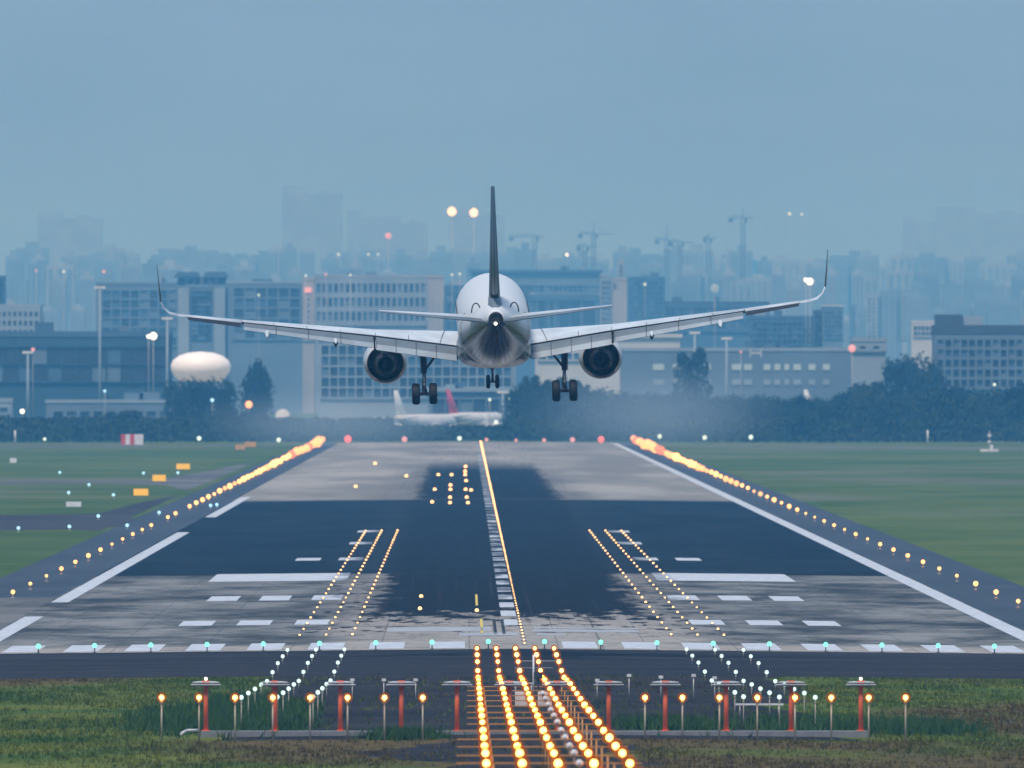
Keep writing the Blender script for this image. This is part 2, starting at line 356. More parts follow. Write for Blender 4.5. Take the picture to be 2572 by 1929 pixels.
# elevated lamps: stem, collar, globe
def elevated(name, label, cat, x, y, h, r, mk, group, base=True):
    o = thing(name, label, cat, (x, y, gz(x)), group)
    b = MB(); b.tube((0,0,0), (0,0,h - r*.6), .035, .03, 6)
    if base: b.lathe((0,0,0), (0,0,1), [(0,.14),(.03,.14),(.05,.05)], 8, cap=True)
    b.build('stem', M['frame'] if mk != 'lamp_green' else M['dark_metal'], o); put('globe', dome(r, mk), o, (0,0,h)); return o
for s, side in ((-1, 'left'), (1, 'right')):
    n = 0
    for k in range(3, 60):
        y = 1200 + 60 * k
        if s < 0 and k in (17, 20): continue
        n += 1; fk = max(0, (y - 2300) / 2500)
        r = (.14 + fk * .62) * random.uniform(.75, 1.3 + fk*.3); h = .42 + fk * .5 + random.uniform(0, .5)*fk
        mk = 'lamp_edge' if y < 2700 else random.choice(('lamp_edge', 'lamp_edge', 'lamp_far')) if y < 3900 else random.choice(('lamp_far', 'lamp_far', 'lamp_ember'))
        elevated('edge_lamp', f'glowing orange runway edge lamp on the {side} shoulder, {ordw(n)} counting away from the camera', 'runway light', CL + s * 34.3, y, h, r, mk, 'runway edge lamps')
for i in range(-9, 11):
    x = CL + 3.13 * i - 1.45
    elevated('threshold_lamp', f'green lamp on a short dark stem along the threshold, {ordw(i+10)} from the left', 'runway light', x, 1196.5, .42, .13, 'lamp_green', 'green threshold lamps')
for i, (px, r, mk) in enumerate(((873.7, 1.1, 'lamp_red'), (1016, .85, 'lamp_pink'), (1222, .55, 'lamp_pink'), (1296, .45, 'lamp_pink'), (1366.6, .55, 'lamp_pink'), (1438, .75, 'lamp_pink'), (1509.7, .95, 'lamp_red'))):
    p = P(px, 1113, 4802); r *= .75; elevated('runway_end_lamp', f'red lamp at the far end of the runway, {ordw(i+1)} from the left', 'runway light', p.x, p.y, r + .1, r, mk, 'red end lamps')
for i, (px, py) in enumerate(((500, 1101), (700, 1106), (1154, 1112), (1657, 1096), (1770, 1099), (1886, 1098), (112, 1103))):
    p = P(px, py, 4870); elevated('perimeter_lamp', f'pale greenish lamp before the dark trees, {ordw(sorted([500,700,1154,1657,1770,1886,112]).index(px)+1)} from the left', 'lamp', p.x, p.y, max(.6, p.z + .385), .5 if px != 112 else .35, 'lamp_pale', 'pale perimeter lamps')
TL = sorted(((118,705),(445,695),(630,628),(815,687),(1020,605),(727,492),(440,478),(383,348),(570,427),(1350,560),(1390,555),(920,352),(1140,350)))
for i, (zx, zy) in enumerate(TL):
    p = PG(zx / 2.552, 1050 + zy / 2.552, .4); elevated('taxiway_lamp', f'tiny blue white taxiway lamp left of the runway, {ordw(i+1)} from the left', 'taxiway light', p.x, p.y, .4, .12 + p.y / 40000, 'lamp_blue', 'blue taxiway lamps')
EX = sorted(((575,535),(690,540),(805,540),(690,505),(797,505),(592,455),(693,455),(790,455),(825,460),(693,428),(793,400),(615,362),(700,362),(787,362),(787,340),(790,310),(210,290),(410,370),(85,437),(505,1135),(497,1213),(862,1225)))
for i, (zx, zy) in enumerate(EX):
    p = PG(860 + zx / 2.552, 1050 + zy / 2.552, .2)
    inset('exit_lamp', f'scattered amber lamp left of the centre line, {ordw(i+1)} counting from the left', 'runway light', p.x, p.y, .13 + max(0, p.y - 1400) * .00007, 'lamp_inset', 'scattered amber lamps')

# approach barrettes
globe = lampmesh('globe', .108, M['lamp_amber'], 12); glass = lampmesh('glass', .22, M['amber_halo'], 14)  # the outer ball is an added shell imitating the lamp's halo
HT = [.38,.43,.47,.42,.50,.80,1.05,1.27,1.5,1.73,1.94,2.2,2.45,2.7,2.9,3.16,3.4,3.7,3.93,4.2]
offm = lampmesh('flasher', .12, M['disc_off'])
for k in range(20):
    y = 1169 - 30 * k; z = HT[k]; o = thing('approach_light_bar', f'bar of five glowing amber approach lamps, {ordw(20-k)} counting back from the camera', 'approach light', (CL, y, 0), 'amber approach light bars')
    if z > .6:
        b = MB(); w = 2.35 + (.35 if k > 12 else 0)
        b.box(-w - .3, w, -.03, .03, z - .33, z - .285)
        b.build('crossbeam', M['lamplit_frame'], o)
        for x in (-1.85, .3, 1.85):
            b = MB(); b.tube((x, 0, 0), (x, 0, z - .34), .035, .03, 6); b.build('post', M['lamplit_frame'], o)
    for j in range(5):
        x = -2.1 + 1.05 * j
        b = MB(); b.tube((x, 0, z - .30 if z > .6 else 0), (x, 0, z - .05), .03, .03, 6); lm = b.build('lamp_stem', M['lamplit_frame'], o)
        gg = put('globe', globe, lm, (x, -.02, z)); gs_ = random.uniform(.88, 1.14); gg.scale = (gs_,)*3; gg = put('glass', glass, lm, (x, -.02, z)); gg.scale = (gs_,)*3  # 'glass' is the added shell imitating the lamp's halo
    if k >= 8:
        b = MB(); b.tube((.62, 0, z - .34), (.62, 0, z - .1), .03, .03, 6); fl = b.build('flasher_stem', M['frame'], o)
        put('flasher', offm, fl, (.62, -.03, z))
# side rows
HS = [.38,.43,.47,.42,.40,.66,.90,1.16,1.42]
side = lampmesh('globe', .105, M['lamp_side'], 12)
for s, sn in ((-1, 'left'), (1, 'right')):
    for k in range(9):
        for j in range(3):
            x = CL + s * (9.3 + 1.55 * j); y = 1169 - 30 * k; z = HS[k]
            o = thing('side_row_lamp', f'white post lamp, {sn} group, {ordw(j+1)} column from the middle, {ordw(9-k)} from the camera', 'approach light', (x, y, gz(x)), 'white side row lamps')
            b = MB(); b.tube((0,0,0), (0,0,z), .028, .022, 6); b.lathe((0,0,z-.22), (0,0,1), [(0,.03),(.03,.05),(.07,.05),(.08,.03)], 8); b.build('post', M['frame'], o); put('globe', side, o, (0, -.02, z + .04))
# crossbar lamps
for i, px in enumerate((405.9, 500, 590.4, 685, 779, 873, 965.7, 1061.7, 1620, 1714, 1807, 1902, 1996.7, 2088, 2182, 2274.5)):
    p = P(px, 1752, 899); o = thing('crossbar_lamp', f'orange lamp on a tall thin post in the wide row, {ordw(i+1)} from the left', 'approach light', (p.x, p.y, gz(p.x)), 'orange crossbar lamps')
    z = p.z - gz(p.x)
    b = MB(); b.tube((0,0,0), (0,0,z - .1), .04, .035, 6); b.lathe((0,0,z-.28), (0,0,1), [(0,.035),(.04,.07),(.12,.07),(.14,.04)], 8); b.build('post', M['frame'], o)
    put('globe', globe, o, (0, -.02, z)); put('glass', glass, o, (0, -.02, z))  # 'glass' is the added shell imitating the lamp's halo

# ---------------------------------------------------------------- antenna array in front of the threshold
AZ = 915
o = tag(MB(), None) if False else None
b = MB(); x0 = (505 - HX) * AZ / FPX; x1 = (2180 - HX) * AZ / FPX
b.box(x0, x1, AZ - 1.0, AZ + 1.0, -.4, .12); tag(b.build('antenna_plinth', M['concrete_slab']), 'long low grey concrete plinth carrying the row of red posts', 'plinth')
for i, px in enumerate((517, 690, 855, 1008, 1148, 1280, 1399, 1529, 1671, 1824, 1987, 2162)):
    x = (px - HX) * AZ / FPX; o = thing('antenna_post', f'red antenna post with a pale horizontal head, {ordw(i+1)} from the left', 'antenna', (x, AZ, .12), 'red antenna posts')
    b = MB(); r = .105 if i not in (1,) else .13
    b.tube((0,0,0), (0,0,2.12), r, r*.92, 12); b.lathe((0,0,0), (0,0,1), [(0,.2),(.03,.2),(.04,.1)], 10, cap=True); b.build('post', M['red_paint'], o)
    b = MB(); b.box(-.15, .15, -.16, .12, 1.86, 2.14); b.box(-.09, .09, -.22, -.16, 1.9, 2.08); b.build('bracket', M['red_paint'], o)
    b = MB()                                              # wedge shaped dipole head, wide end to the camera
    for zz, w, m in ((2.075, .58, 0), (1.975, .66, 0), (1.915, .60, 1)):
        h = .018 if m == 0 else .022
        b.loops([[(-w, -.3, zz-h), (w, -.3, zz-h), (w*.96, -.3, zz+h), (-w*.96, -.3, zz+h)], [(-.3, 1.5, zz-h), (.3, 1.5, zz-h), (.3, 1.5, zz+h), (-.3, 1.5, zz+h)]], m, sm=False)
    b.build('antenna_head', [M['white_plastic'], M['dark_metal']], o)
    if i in (0, 11): b = MB(); b.ball((0, 0, 2.22), .07); b.build('obstruction_lamp', M['lamp_white'], o)
b = MB(); p = [P(455, 1843, 905), P(468, 1835, 906), P(500, 1834, 907)]
for a, c in zip(p, p[1:]): b.tube(a, c, .06, .06, 8)
tag(b.build('white_pipe', M['white_plastic']), 'bent white pipe lying in the grass left of the plinth', 'pipe')
for px0, px1, w in ((1294, 1336, 'left'), (1351, 1386, 'right')):
    Yp = 990; a = P(px0, 1796, Yp); c = P(px1, 1738, Yp); o = thing('equipment_cabinet', f'pale grey louvred cabinet on legs, {w} one of the pair among the lamps', 'cabinet', ((a.x+c.x)/2, Yp, 0), 'louvred cabinets')
    w2 = (c.x - a.x) / 2; b = MB(); b.box(-w2, w2, 0, .9, a.z, c.z); b.build('housing', M['white_plastic'], o)
    b = MB()
    for j in range(9): xx = -w2 + .06 + j * (2*w2 - .12) / 8; b.box(xx - .012, xx + .012, -.02, 0, a.z + .05, c.z - .05)
    b.build('louvre', M['galv'], o)
    for xx in (-w2 + .08, w2 - .08): b = MB(); b.tube((xx, .4, 0), (xx, .4, a.z), .04, .04, 6); b.build('leg', M['dark_metal'], o)
# monitor mast in the middle
Ym = 1010; a = P(1340, 1645, Ym); o = thing('monitor_mast', 'thin pale mast with crossbars and a dark box between the amber lamps', 'antenna', (a.x, Ym, 0))
b = MB(); b.tube((0,0,0), (0,0,a.z), .045, .045, 8); b.build('mast', M['white_plastic'], o)
b = MB(); b.box(-.55, 1.05, -.03, .03, a.z - .30, a.z - .26); b.box(-.9, .9, .05, .1, a.z - .62, a.z - .59); b.build('crossbar', M['galv'], o)
b = MB(); b.box(.02, .42, -.15, .15, a.z - 1.12, a.z - .80); b.build('equipment_box', M['dark_metal'], o)
b = MB(); b.tube((.22, 0, 0), (.22, 0, a.z - 1.12), .05, .05, 8); b.build('support_post', M['dark_metal'], o)
# low white rails among the side rows
for n_, (pa, pb, py, Yr, th, w) in enumerate(((706, 860, 1750, 1040, .05, 'thin one behind the left side row'), (640, 760, 1786, 985, .12, 'thick one low behind the left side row'), (790, 806, 1786, 985, .05, 'shortest one beside the thick rail'), (1846, 1968, 1769, 960, .04, 'long thin one behind the right side row'), (1290, 1340, 1716, 1000, .03, 'one among the amber lamps'))):
    a = P(pa, py, Yr); c = P(pb, py, Yr); o = thing('low_rail', f'low pale rail on two short legs, {w}', 'rail', ((a.x+c.x)/2, Yr, gz(a.x)), 'low pale rails')
    h = a.z - gz(a.x); w2 = (c.x - a.x) / 2; b = MB(); b.box(-w2, w2, -.05, .05, h - th, h + th); b.build('rail', M['white_plastic'], o)
    for xx in (-w2*.8, w2*.8): b = MB(); b.tube((xx, 0, 0), (xx, 0, h - th), .03, .03, 6); b.build('leg', M['galv'], o)
for i, (px, py) in enumerate(((964, 1711), (885, 1711), (1044, 1711), (1580, 1700), (1742, 1700), (1500, 1712), (1660, 1704), (1795, 1706))):
    p = P(px, py, 1000); o = thing('field_post', f'small unlit post with a pale cap behind the red posts, {ordw(sorted([964,885,1044,1580,1742,1500,1660,1795]).index(px)+1)} from the left', 'post', (p.x, p.y, gz(p.x)), 'small unlit posts')
    h = p.z - gz(p.x); b = MB(); b.tube((0,0,0), (0,0,h), .03, .03, 6); b.build('stem', M['galv'], o); b = MB(); b.box(-.1, .1, -.06, .06, h, h + .13); b.build('cap', M['white_plastic'], o)

# signs left of the runway
def sign(label, px, py, w, h, mk):
    p = PG(px, py + h / 2 + 4); s = FPX / p.y; w /= s; h /= s
    o = thing('guidance_sign', label, 'sign', p, 'airfield guidance signs')
    b = MB(); b.box(-w/2, w/2, -.1, .1, .25, .25 + h); b.build('panel', M[mk], o)
    b = MB(); b.box(-w/2 - .05, w/2 + .05, -.07, .14, .2, .25); b.box(-w/2 - .05, w/2 + .05, -.07, .14, .25 + h, .3 + h); b.build('frame', M['dark_metal'], o)
    for xx in (-w*.35, w*.35): b = MB(); b.tube((xx, 0, 0), (xx, 0, .2), .04, .04, 6); b.build('leg', M['dark_metal'], o)
M['sign_yellow'] = emit('sign_yellow', (1, .56, .03), .95); M['sign_orange'] = emit('sign_orange', (.9, .55, .2), .4); M['sign_white'] = mat('sign_white', (.8, .8, .8), .5)
sign('lit yellow sign in the grass, nearest of the yellow signs', 354, 1237, 37, 17, 'sign_yellow')
sign('lit yellow sign in the grass, middle one of the three', 399.7, 1201, 33, 16, 'sign_yellow')
sign('lit yellow sign in the grass, third away, beside the pale taxiway', 460, 1171.5, 34, 14, 'sign_yellow')
sign('faint orange sign far away left of the edge lamps, left one', 603, 1122, 24, 13, 'sign_orange')
sign('faint orange sign far away left of the edge lamps, right one', 629, 1115, 28, 13, 'sign_orange')
sign('white sign back seen in the grass at left, nearest', 185, 1268, 38, 13, 'sign_white')
sign('small white sign back near the left border', 33, 1156, 17, 12, 'sign_white')
p = P(332, 1120, 4650); o = thing('obstacle_screen', 'red and white striped obstacle screen before the left trees', 'screen', (p.x, p.y, -.385)); M['red_far'] = mat('red_panel', (.6, .06, .05))
for j in range(5): b = MB(); b.box(-2.4 + .96*j, -1.44 + .96*j, -.1, .1, .25, 2.5); b.build('panel', M['white_plastic'] if j in (1, 3, 4) else M['red_far'], o)
b = MB(); b.tube((-1.8,0,0), (-1.8,0,.25), .06); b.tube((1.8,0,0), (1.8,0,.25), .06); b.build('leg', M['galv'], o)
p = P(2485, 1130, 4300); o = thing('navaid_hut', 'small pale mast and hut standing in the grass at right', 'hut', (p.x, p.y, -.385))
b = MB(); b.box(-1.8, 1.8, -1, 1, 0, .5); b.build('base', M['white_plastic'], o)
b = MB(); b.tube((0,0,.5), (0,0,4.2), .12, .08); b.build('mast', M['galv'], o)
b = MB(); b.box(-.35, .35, -.3, .3, 3.0, 3.5); b.box(-.3, .3, -.3, .3, 1.8, 2.2); b.box(.2,.7,-.3,.3,.5,1.4); b.build('antenna', M['white_plastic'], o)
for i, (px, yt) in enumerate(((38, 1081), (2330, 1080))):
    p = P(px, yt, 4780); o = thing('wind_mast', 'thin pale pole standing before the ' + ('left' if i == 0 else 'right') + ' trees', 'pole', (p.x, p.y, -.385))
    b = MB(); b.tube((0,0,0), (0,0,p.z+.385), .22, .16); b.build('pole', M['white_plastic'], o); b = MB(); b.box(-.3,.3,-.3,.3,0,.3); b.build('footing', M['concrete_slab'], o)

# ---------------------------------------------------------------- landing airliner
# body axes: x right, y nose, z up; origin on the fuselage centre line over the main wheels
PL = thing('airliner', 'white twin engine airliner with dark fin landing over the threshold, wheels down', 'airplane', P(1238.5, 806, 1165))
PL.rotation_euler = (R(3.0), R(-1.3), R(.35))
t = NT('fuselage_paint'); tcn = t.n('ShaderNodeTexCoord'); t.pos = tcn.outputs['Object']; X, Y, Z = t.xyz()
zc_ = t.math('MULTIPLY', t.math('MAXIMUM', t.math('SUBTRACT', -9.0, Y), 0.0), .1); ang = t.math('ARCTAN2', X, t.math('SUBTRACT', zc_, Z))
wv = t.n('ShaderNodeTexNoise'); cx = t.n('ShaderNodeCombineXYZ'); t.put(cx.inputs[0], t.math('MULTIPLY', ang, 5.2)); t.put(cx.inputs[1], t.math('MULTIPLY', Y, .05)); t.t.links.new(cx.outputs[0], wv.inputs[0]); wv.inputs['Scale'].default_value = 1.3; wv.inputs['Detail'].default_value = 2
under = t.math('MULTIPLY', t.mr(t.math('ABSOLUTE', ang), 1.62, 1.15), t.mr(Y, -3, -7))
grime_reflect = t.mixc(t.mr(wv.outputs[0], .42, .60), (.008, .013, .020), (.20, .25, .29))  # grime streaks mixed with painted lamp reflections and underside shade
col = t.mixc(t.math('MULTIPLY', under, .95), (.70, .70, .70), grime_reflect)
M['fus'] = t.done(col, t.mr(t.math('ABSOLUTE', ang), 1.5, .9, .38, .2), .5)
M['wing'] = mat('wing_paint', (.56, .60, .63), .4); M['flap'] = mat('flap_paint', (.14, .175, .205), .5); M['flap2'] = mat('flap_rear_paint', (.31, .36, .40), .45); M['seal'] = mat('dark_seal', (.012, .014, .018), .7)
M['fin'] = mat('fin_paint', (.012, .034, .040), .4); M['ail'] = mat('aileron_dark', (.02, .025, .035), .5)  # dark teal fin; even dark tone for ailerons and fairing tails
M['duct'] = mat('duct_black', (.006,.006,.007), .8, spec=.05); M['nacelle'] = mat('nacelle_paint', (.60, .60, .62), .35); M['lip'] = mat('bare_metal', (.45, .36, .30), .3, .8); M['hot'] = mat('hot_metal', (.05, .045, .045), .35, .5)
M['strut'] = mat('strut_paint', (.10, .10, .11), .4, .3); M['glassy'] = mat('dark_glass', (.02, .025, .03), .15)
def ell(y, zc, a, b, n=40, e=1.0, y2=None):
    out = []
    for i in range(n):
        th = 2*math.pi*i/n; c, s = math.cos(th), math.sin(th)
        out.append((a * math.copysign(abs(c)**e, c), y, zc + b * math.copysign(abs(s)**e, s)))
    return out
FS = [(17.7,-.55,.06,.06),(17.4,-.5,.42,.42),(16.8,-.42,.8,.82),(15.8,-.25,1.25,1.3),(14.4,-.1,1.65,1.72),(12.8,-.02,1.9,1.98),(11.2,0,1.975,2.07),(0,0,1.975,2.07),(-7,0,1.975,2.07),
      (-9,.02,1.96,2.04),(-11,.09,1.88,1.95),(-13,.24,1.70,1.76),(-15,.44,1.42,1.48),(-16.5,.64,1.14,1.20),(-18,.84,.82,.88),(-19.2,1.0,.55,.6),(-19.9,1.08,.37,.42)]
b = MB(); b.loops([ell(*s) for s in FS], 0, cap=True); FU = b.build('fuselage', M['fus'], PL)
def fus(y):
    for (a, c) in zip(FS, FS[1:]):
        if c[0] <= y <= a[0]:
            f = (a[0]-y)/(a[0]-c[0]); return [a[i]*(1-f)+c[i]*f for i in (1,2,3)]
b = MB(); b.lathe((0,-19.88,1.08), (0,-1,0), [(0,.40),(.12,.37),(.14,.28),(.06,.26)], 24); b.build('tail_cone_ring', M['seal'], PL)
b = MB(); b.lathe((0,-19.96,1.08), (0,-1,0), [(0,.001),(0,.27)], 20); b.build('exhaust_opening', M['black'], PL)
b = MB(); b.ball((-.02,-20.08,.86), .085); b.build('tail_light', emit('tail_light', (1, .95, .8), 6), PL)
b = MB()                                                   # belly fairing
for y, a, c, zc in ((6.5,1.2,.5,-1.5),(5.5,1.75,.85,-1.45),(4,2.0,1.0,-1.42),(0,2.05,1.06,-1.40),(-3,2.02,1.03,-1.38),(-4.6,1.85,.9,-1.36),(-6,1.5,.65,-1.35),(-7,1.0,.4,-1.4)):
    pass
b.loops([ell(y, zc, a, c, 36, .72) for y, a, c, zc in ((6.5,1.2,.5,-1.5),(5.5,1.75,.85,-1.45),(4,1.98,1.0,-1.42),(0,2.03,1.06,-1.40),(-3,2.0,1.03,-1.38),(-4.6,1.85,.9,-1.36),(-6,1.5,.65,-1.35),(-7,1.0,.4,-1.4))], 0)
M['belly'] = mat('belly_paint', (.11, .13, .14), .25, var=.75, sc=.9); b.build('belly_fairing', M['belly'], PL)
for s in (-1, 1):
    wm_ = MB(); wm_.box(-.012, .012, -.12, .12, -.17, .17); me = wm_.mesh('cabin_window', M['glassy'])
    for i in range(30): put('cabin_window', me, PL, (s*1.945, 11.5 - .62*i, .42))
    for y in (12.6, -11.6):
        zc, a, bb_ = fus(y); b = MB()
        sx = lambda dz, yy: (s*(fus(yy)[1]*math.sqrt(1-(dz/fus(yy)[2])**2)-.01), yy, fus(yy)[0]+dz)
        for yy in (y-.42, y+.42):
            for k in range(6): b.tube(sx(-.75+.27*k, yy), sx(-.48+.27*k, yy), .02, .02, 5)
        b.tube(sx(.87, y-.42), sx(.87, y+.42), .02, .02, 5)
        b.build('door_outline', M['seal'], PL)
    b = MB(); pts = [(s*(1.02 + .24*math.cos(th)), -16.1, 1.26 + .52*math.sin(th)) for th in [math.pi*i/10 for i in range(11)]]
    for p, q_ in zip(pts, pts[1:]): b.tube(p, q_, .035, .035, 6)
    b.build('tailplane_seal', M['seal'], PL)

def foil(st, f0, f1, n=10):
    """closed section between chord fractions f0, f1 of a station (LE x,y,z, chord, thickness, cant, incidence slope)"""
    x, y, z, c, th, cant, inc = st
    def half(f): return 5*th*(.2969*math.sqrt(f)-.1260*f-.3516*f*f+.2843*f**3-.1015*f**4)
    fr = [f0 + (f1-f0)*(1-math.cos(math.pi*i/n))/2 for i in range(n+1)]; ca, sa = math.cos(cant), math.sin(cant)
    up = [(f, half(f)) for f in fr]; lo = [(f, -half(f)*.8) for f in reversed(fr)]
    out = []
    for f, h in up + lo: out.append((x - sa*h, y - f*c, z + ca*h - inc*f*c))
    return out
def wing(s, name, sts, f0, f1, m, parent=PL):
    b = MB(); b.loops([foil((s*a[0], a[1], a[2], a[3], a[4], s*a[5], a[6]), f0, f1) for a in sts], 0, cap=True); return b.build(name, m, parent)
def lerp(a, c, f): return tuple(p*(1-f)+q_*f for p, q_ in zip(a, c))
#        x     yLE    zLE   chord  thick cant inc
WS = [(1.2, 5.4, -1.10, 6.5, .95, 0, .110), (2.0, 5.0, -1.02, 6.07, .90, 0, .103), (6.45, 2.7, -.62, 4.0, .50, 0, .038), (13.6, -1.0, .33, 2.25, .25, 0, .004), (17.05, -2.84, .86, 1.5, .15, 0, 0)]
def wst(x):
    for a, c in zip(WS, WS[1:]):
        if a[0] <= x <= c[0]: return lerp(a, c, (x-a[0])/(c[0]-a[0]))
for s in (-1, 1):
    w = wing(s, 'wing', WS[:4], 0, .79, M['wing']); wing(s, 'wing_tip', [WS[3], WS[4]], 0, .79, M['wing'], w)
    b = MB()                                              # thin seams between spoilers and skin panels
    for x in (2.9, 4.6, 6.4, 8.3, 10.1, 11.9, 13.6):
        st_ = wst(x); pts = []
        for ff in ((.58, .64, .70, .76, .785) if x > 3 else (.2, .35, .5, .65, .785)):
            h = 5*st_[4]*(.2969*math.sqrt(ff)-.1260*ff-.3516*ff*ff+.2843*ff**3-.1015*ff**4); pts.append((s*(x - (0 if x > 3 else .5*(.785-ff))), st_[1]-ff*st_[3], st_[2]-st_[6]*ff*st_[3]+h+.004))
        for p, q_ in zip(pts, pts[1:]): b.tube(p, q_, .016, .016, 4)
    b.build('panel_seam', M['seal'], PL)
    # black gap behind the spoilers
    b = MB()
    for a, c in ((1.95, 6.4), (6.4, 13.6)):
        L0 = []
        for x in (a, c):
            st_ = wst(x); ff = .79; yy = st_[1]-ff*st_[3]; h = 5*st_[4]*(.2969*math.sqrt(ff)-.1260*ff-.3516*ff*ff+.2843*ff**3-.1015*ff**4); zz = st_[2]-st_[6]*ff*st_[3]
            L0.append([(s*x, yy+.05, zz+h+.012), (s*x, yy-.04, zz+h+.012), (s*x, yy-.05, zz+h-.12), (s*x, yy+.05, zz+h-.12)])
        b.loops(L0, 0, sm=False)
    b.build('spoiler_gap', M['seal'], PL)
    def flap(x0, x1, name, drop0, drop1, c0, c1, defl, m, thick=.16):
        b = MB(); LL = []
        for x, dr, cc in ((x0, drop0, c0), (x1, drop1, c1)):
            st_ = wst(x); yy = st_[1]-.80*st_[3]; zz = st_[2]-st_[6]*.8*st_[3] - dr
            sec = []
            ca, sa = math.cos(defl), math.sin(defl)
            for f, h in [(0,0),(.03,.5),(.15,.9),(.4,1),(.7,.6),(1,.06),(1,-.06),(.6,-.4),(.3,-.7),(.1,-.7),(.02,-.4)]:
                u = f*cc; v = h*thick*cc/2*1.0; sec.append((s*x, yy - u*ca + v*sa*-1, zz - u*sa + v*ca))
            LL.append(sec)
        b.loops(LL, 0, cap=True, sm=False); fo = b.build(name, m, PL)
        if 'flap' in name:
            b = MB()
            for fx in (.25, .5, .75):
                a3, c3 = [Vector(LL[0][i]).lerp(Vector(LL[1][i]), fx) for i in (2, 5)]; a3 += Vector((0,-.03,.03)); c3 += Vector((0,-.03,.03)); b.tube(a3, c3, .018, .018, 4)
            b.build('flap_joint', M['seal'], fo)
            b = MB(); L2 = []
            for sc_ in LL: p5, p4, p3 = Vector(sc_[5]), Vector(sc_[4]), Vector(sc_[3]); mid = p4*.75 + p3*.25; of = Vector((0, -.012, .012)); L2.append([mid+of, p4+of, p5+of, p5+of*.2, p4+of*.2, mid+of*.2])
            b.loops(L2, 0, cap=True, sm=False); b.build('flap_trailing_panel', M['flap2'], fo)
        return fo
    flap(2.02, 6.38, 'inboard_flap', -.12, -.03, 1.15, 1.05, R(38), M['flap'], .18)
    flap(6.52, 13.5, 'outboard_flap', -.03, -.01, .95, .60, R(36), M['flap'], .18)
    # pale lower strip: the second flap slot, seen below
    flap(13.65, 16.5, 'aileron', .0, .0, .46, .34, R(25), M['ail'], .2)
    b = MB(); st_ = wst(6.45); b.box(s*6.45-.05, s*6.45+.05, -1.35, .3, -1.30, -.62); b.build('flap_end_plate', M['seal'], PL)
    b = MB(); b.box(s*1.98-.03, s*1.98+.03, -.95, 1.2, -2.02, -1.2); b.build('flap_seal', M['seal'], PL)
    # winglet
    tip = [WS[4], (17.5,-3.1,1.0,1.36,.13,R(25),0), (17.80,-3.35,1.28,1.22,.11,R(52),0), (17.95,-3.6,1.65,1.1,.10,R(76),0)]
    wl = wing(s, 'winglet_root', tip, 0, 1, M['wing']); up = [tip[-1], (18.02,-4.2,2.5,.85,.08,R(84),0), (18.10,-5.0,3.72,.45,.04,R(86),0)]
    wing(s, 'winglet', up, 0, 1, M['fin'])
    wing(s, 'wing_tip_edge', [lerp(WS[3], WS[4], .86), WS[4]], .79, 1, M['wing'])
    for xx, zz in ((8.55, -.92), (12.25, -.30)):
        st_ = wst(xx); b = MB(); y0 = st_[1]-.45*st_[3]; z0 = st_[2]-.16
        prof = [(0,.02),(.5,.10),(1.4,.13),(2.0,.11),(2.5,.04)]
        b.lathe((s*xx, y0, z0), (0,-1,-.16), prof, 10, 0, cap=True); b.build('flap_track_fairing', M['wing'], PL)
        b = MB(); yk = st_[1]-.8*st_[3]-.9; zk = zz - .0
        b.loops([[(s*xx-.16, yk+.5, zk+.04),(s*xx+.16, yk+.5, zk+.04),(s*xx, yk+.5, zk-.26)], [(s*xx-.12, yk, zk-.02),(s*xx+.12, yk, zk-.02),(s*xx, yk, zk-.22)]], 0, sm=False); b.build('fairing_tail', M['ail'], PL)
    # tailplane, in two pieces
    TS = [(.45,-15.0,.90,4.2,.42,0,.0), (6.22,-18.35,1.60,1.35,.13,0,0)]
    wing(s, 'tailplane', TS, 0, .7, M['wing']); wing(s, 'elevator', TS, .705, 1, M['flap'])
    # engine
    ex, ez = s*5.87, -2.43; E = None
    b = MB(); b.lathe((ex, 8.6, ez), (0,-1,0), [(0,.98),(-.06,1.04),(.1,1.12),(.9,1.2),(2.2,1.19),(3.3,1.10),(4.1,1.02),(4.12,.99),(3.4,.98),(2.6,.96)], 40); E = b.build('engine_nacelle', M['nacelle'], PL)
    b = MB(); b.lathe((ex, 8.6, ez), (0,-1,0), [(4.08,1.035),(4.16,1.03),(4.16,.985),(4.0,.985)], 40); b.build('nozzle_lip', M['lip'], E)
    b = MB(); b.lathe((ex, 8.6, ez), (0,-1,0), [(1.4,.97),(1.4,.3)], 32); b.build('fan_face', M['duct'], E); b = MB(); b.lathe((ex, 8.6, ez), (0,-1,0), [(2.7,.97),(2.7,.3)], 32); b.build('fan_duct', M['duct'], E)
    b = MB(); b.lathe((ex, 8.6, ez), (0,-1,0), [(2.6,.78),(3.4,.74),(4.3,.60),(5.0,.47),(5.02,.43),(4.3,.42)], 32); b.build('core_cowl', M['hot'], E)
    b = MB(); b.lathe((ex, 8.6, ez), (0,-1,0), [(4.3,.43),(4.3,.25),(5.0,.20),(5.6,.03)], 24); b.build('exhaust_plug', M['duct'], E)
    b = MB(); b.lathe((ex, 8.6, ez), (0,-1,0), [(.7,.02),(1.3,.3)], 20); b.build('spinner', M['hot'], E)
    b = MB(); b.loops([[(ex-.2, 7.3, ez+1.1),(ex+.2, 7.3, ez+1.1),(ex+.16, 7.0, ez+1.35),(ex-.16, 7.0, ez+1.35)], [(ex-.2, 4.0, ez+.55),(ex+.2, 4.0, ez+.55),(ex+.2, 3.0, ez+1.85),(ex-.2, 3.0, ez+1.85)], [(ex-.1, 1.6, ez+1.1),(ex+.1, 1.6, ez+1.1),(ex+.12, .8, ez+1.75),(ex-.12, .8, ez+1.75)]], 0, sm=False); b.build('pylon', M['nacelle'], E)
    # main gear
    gx = s*3.8
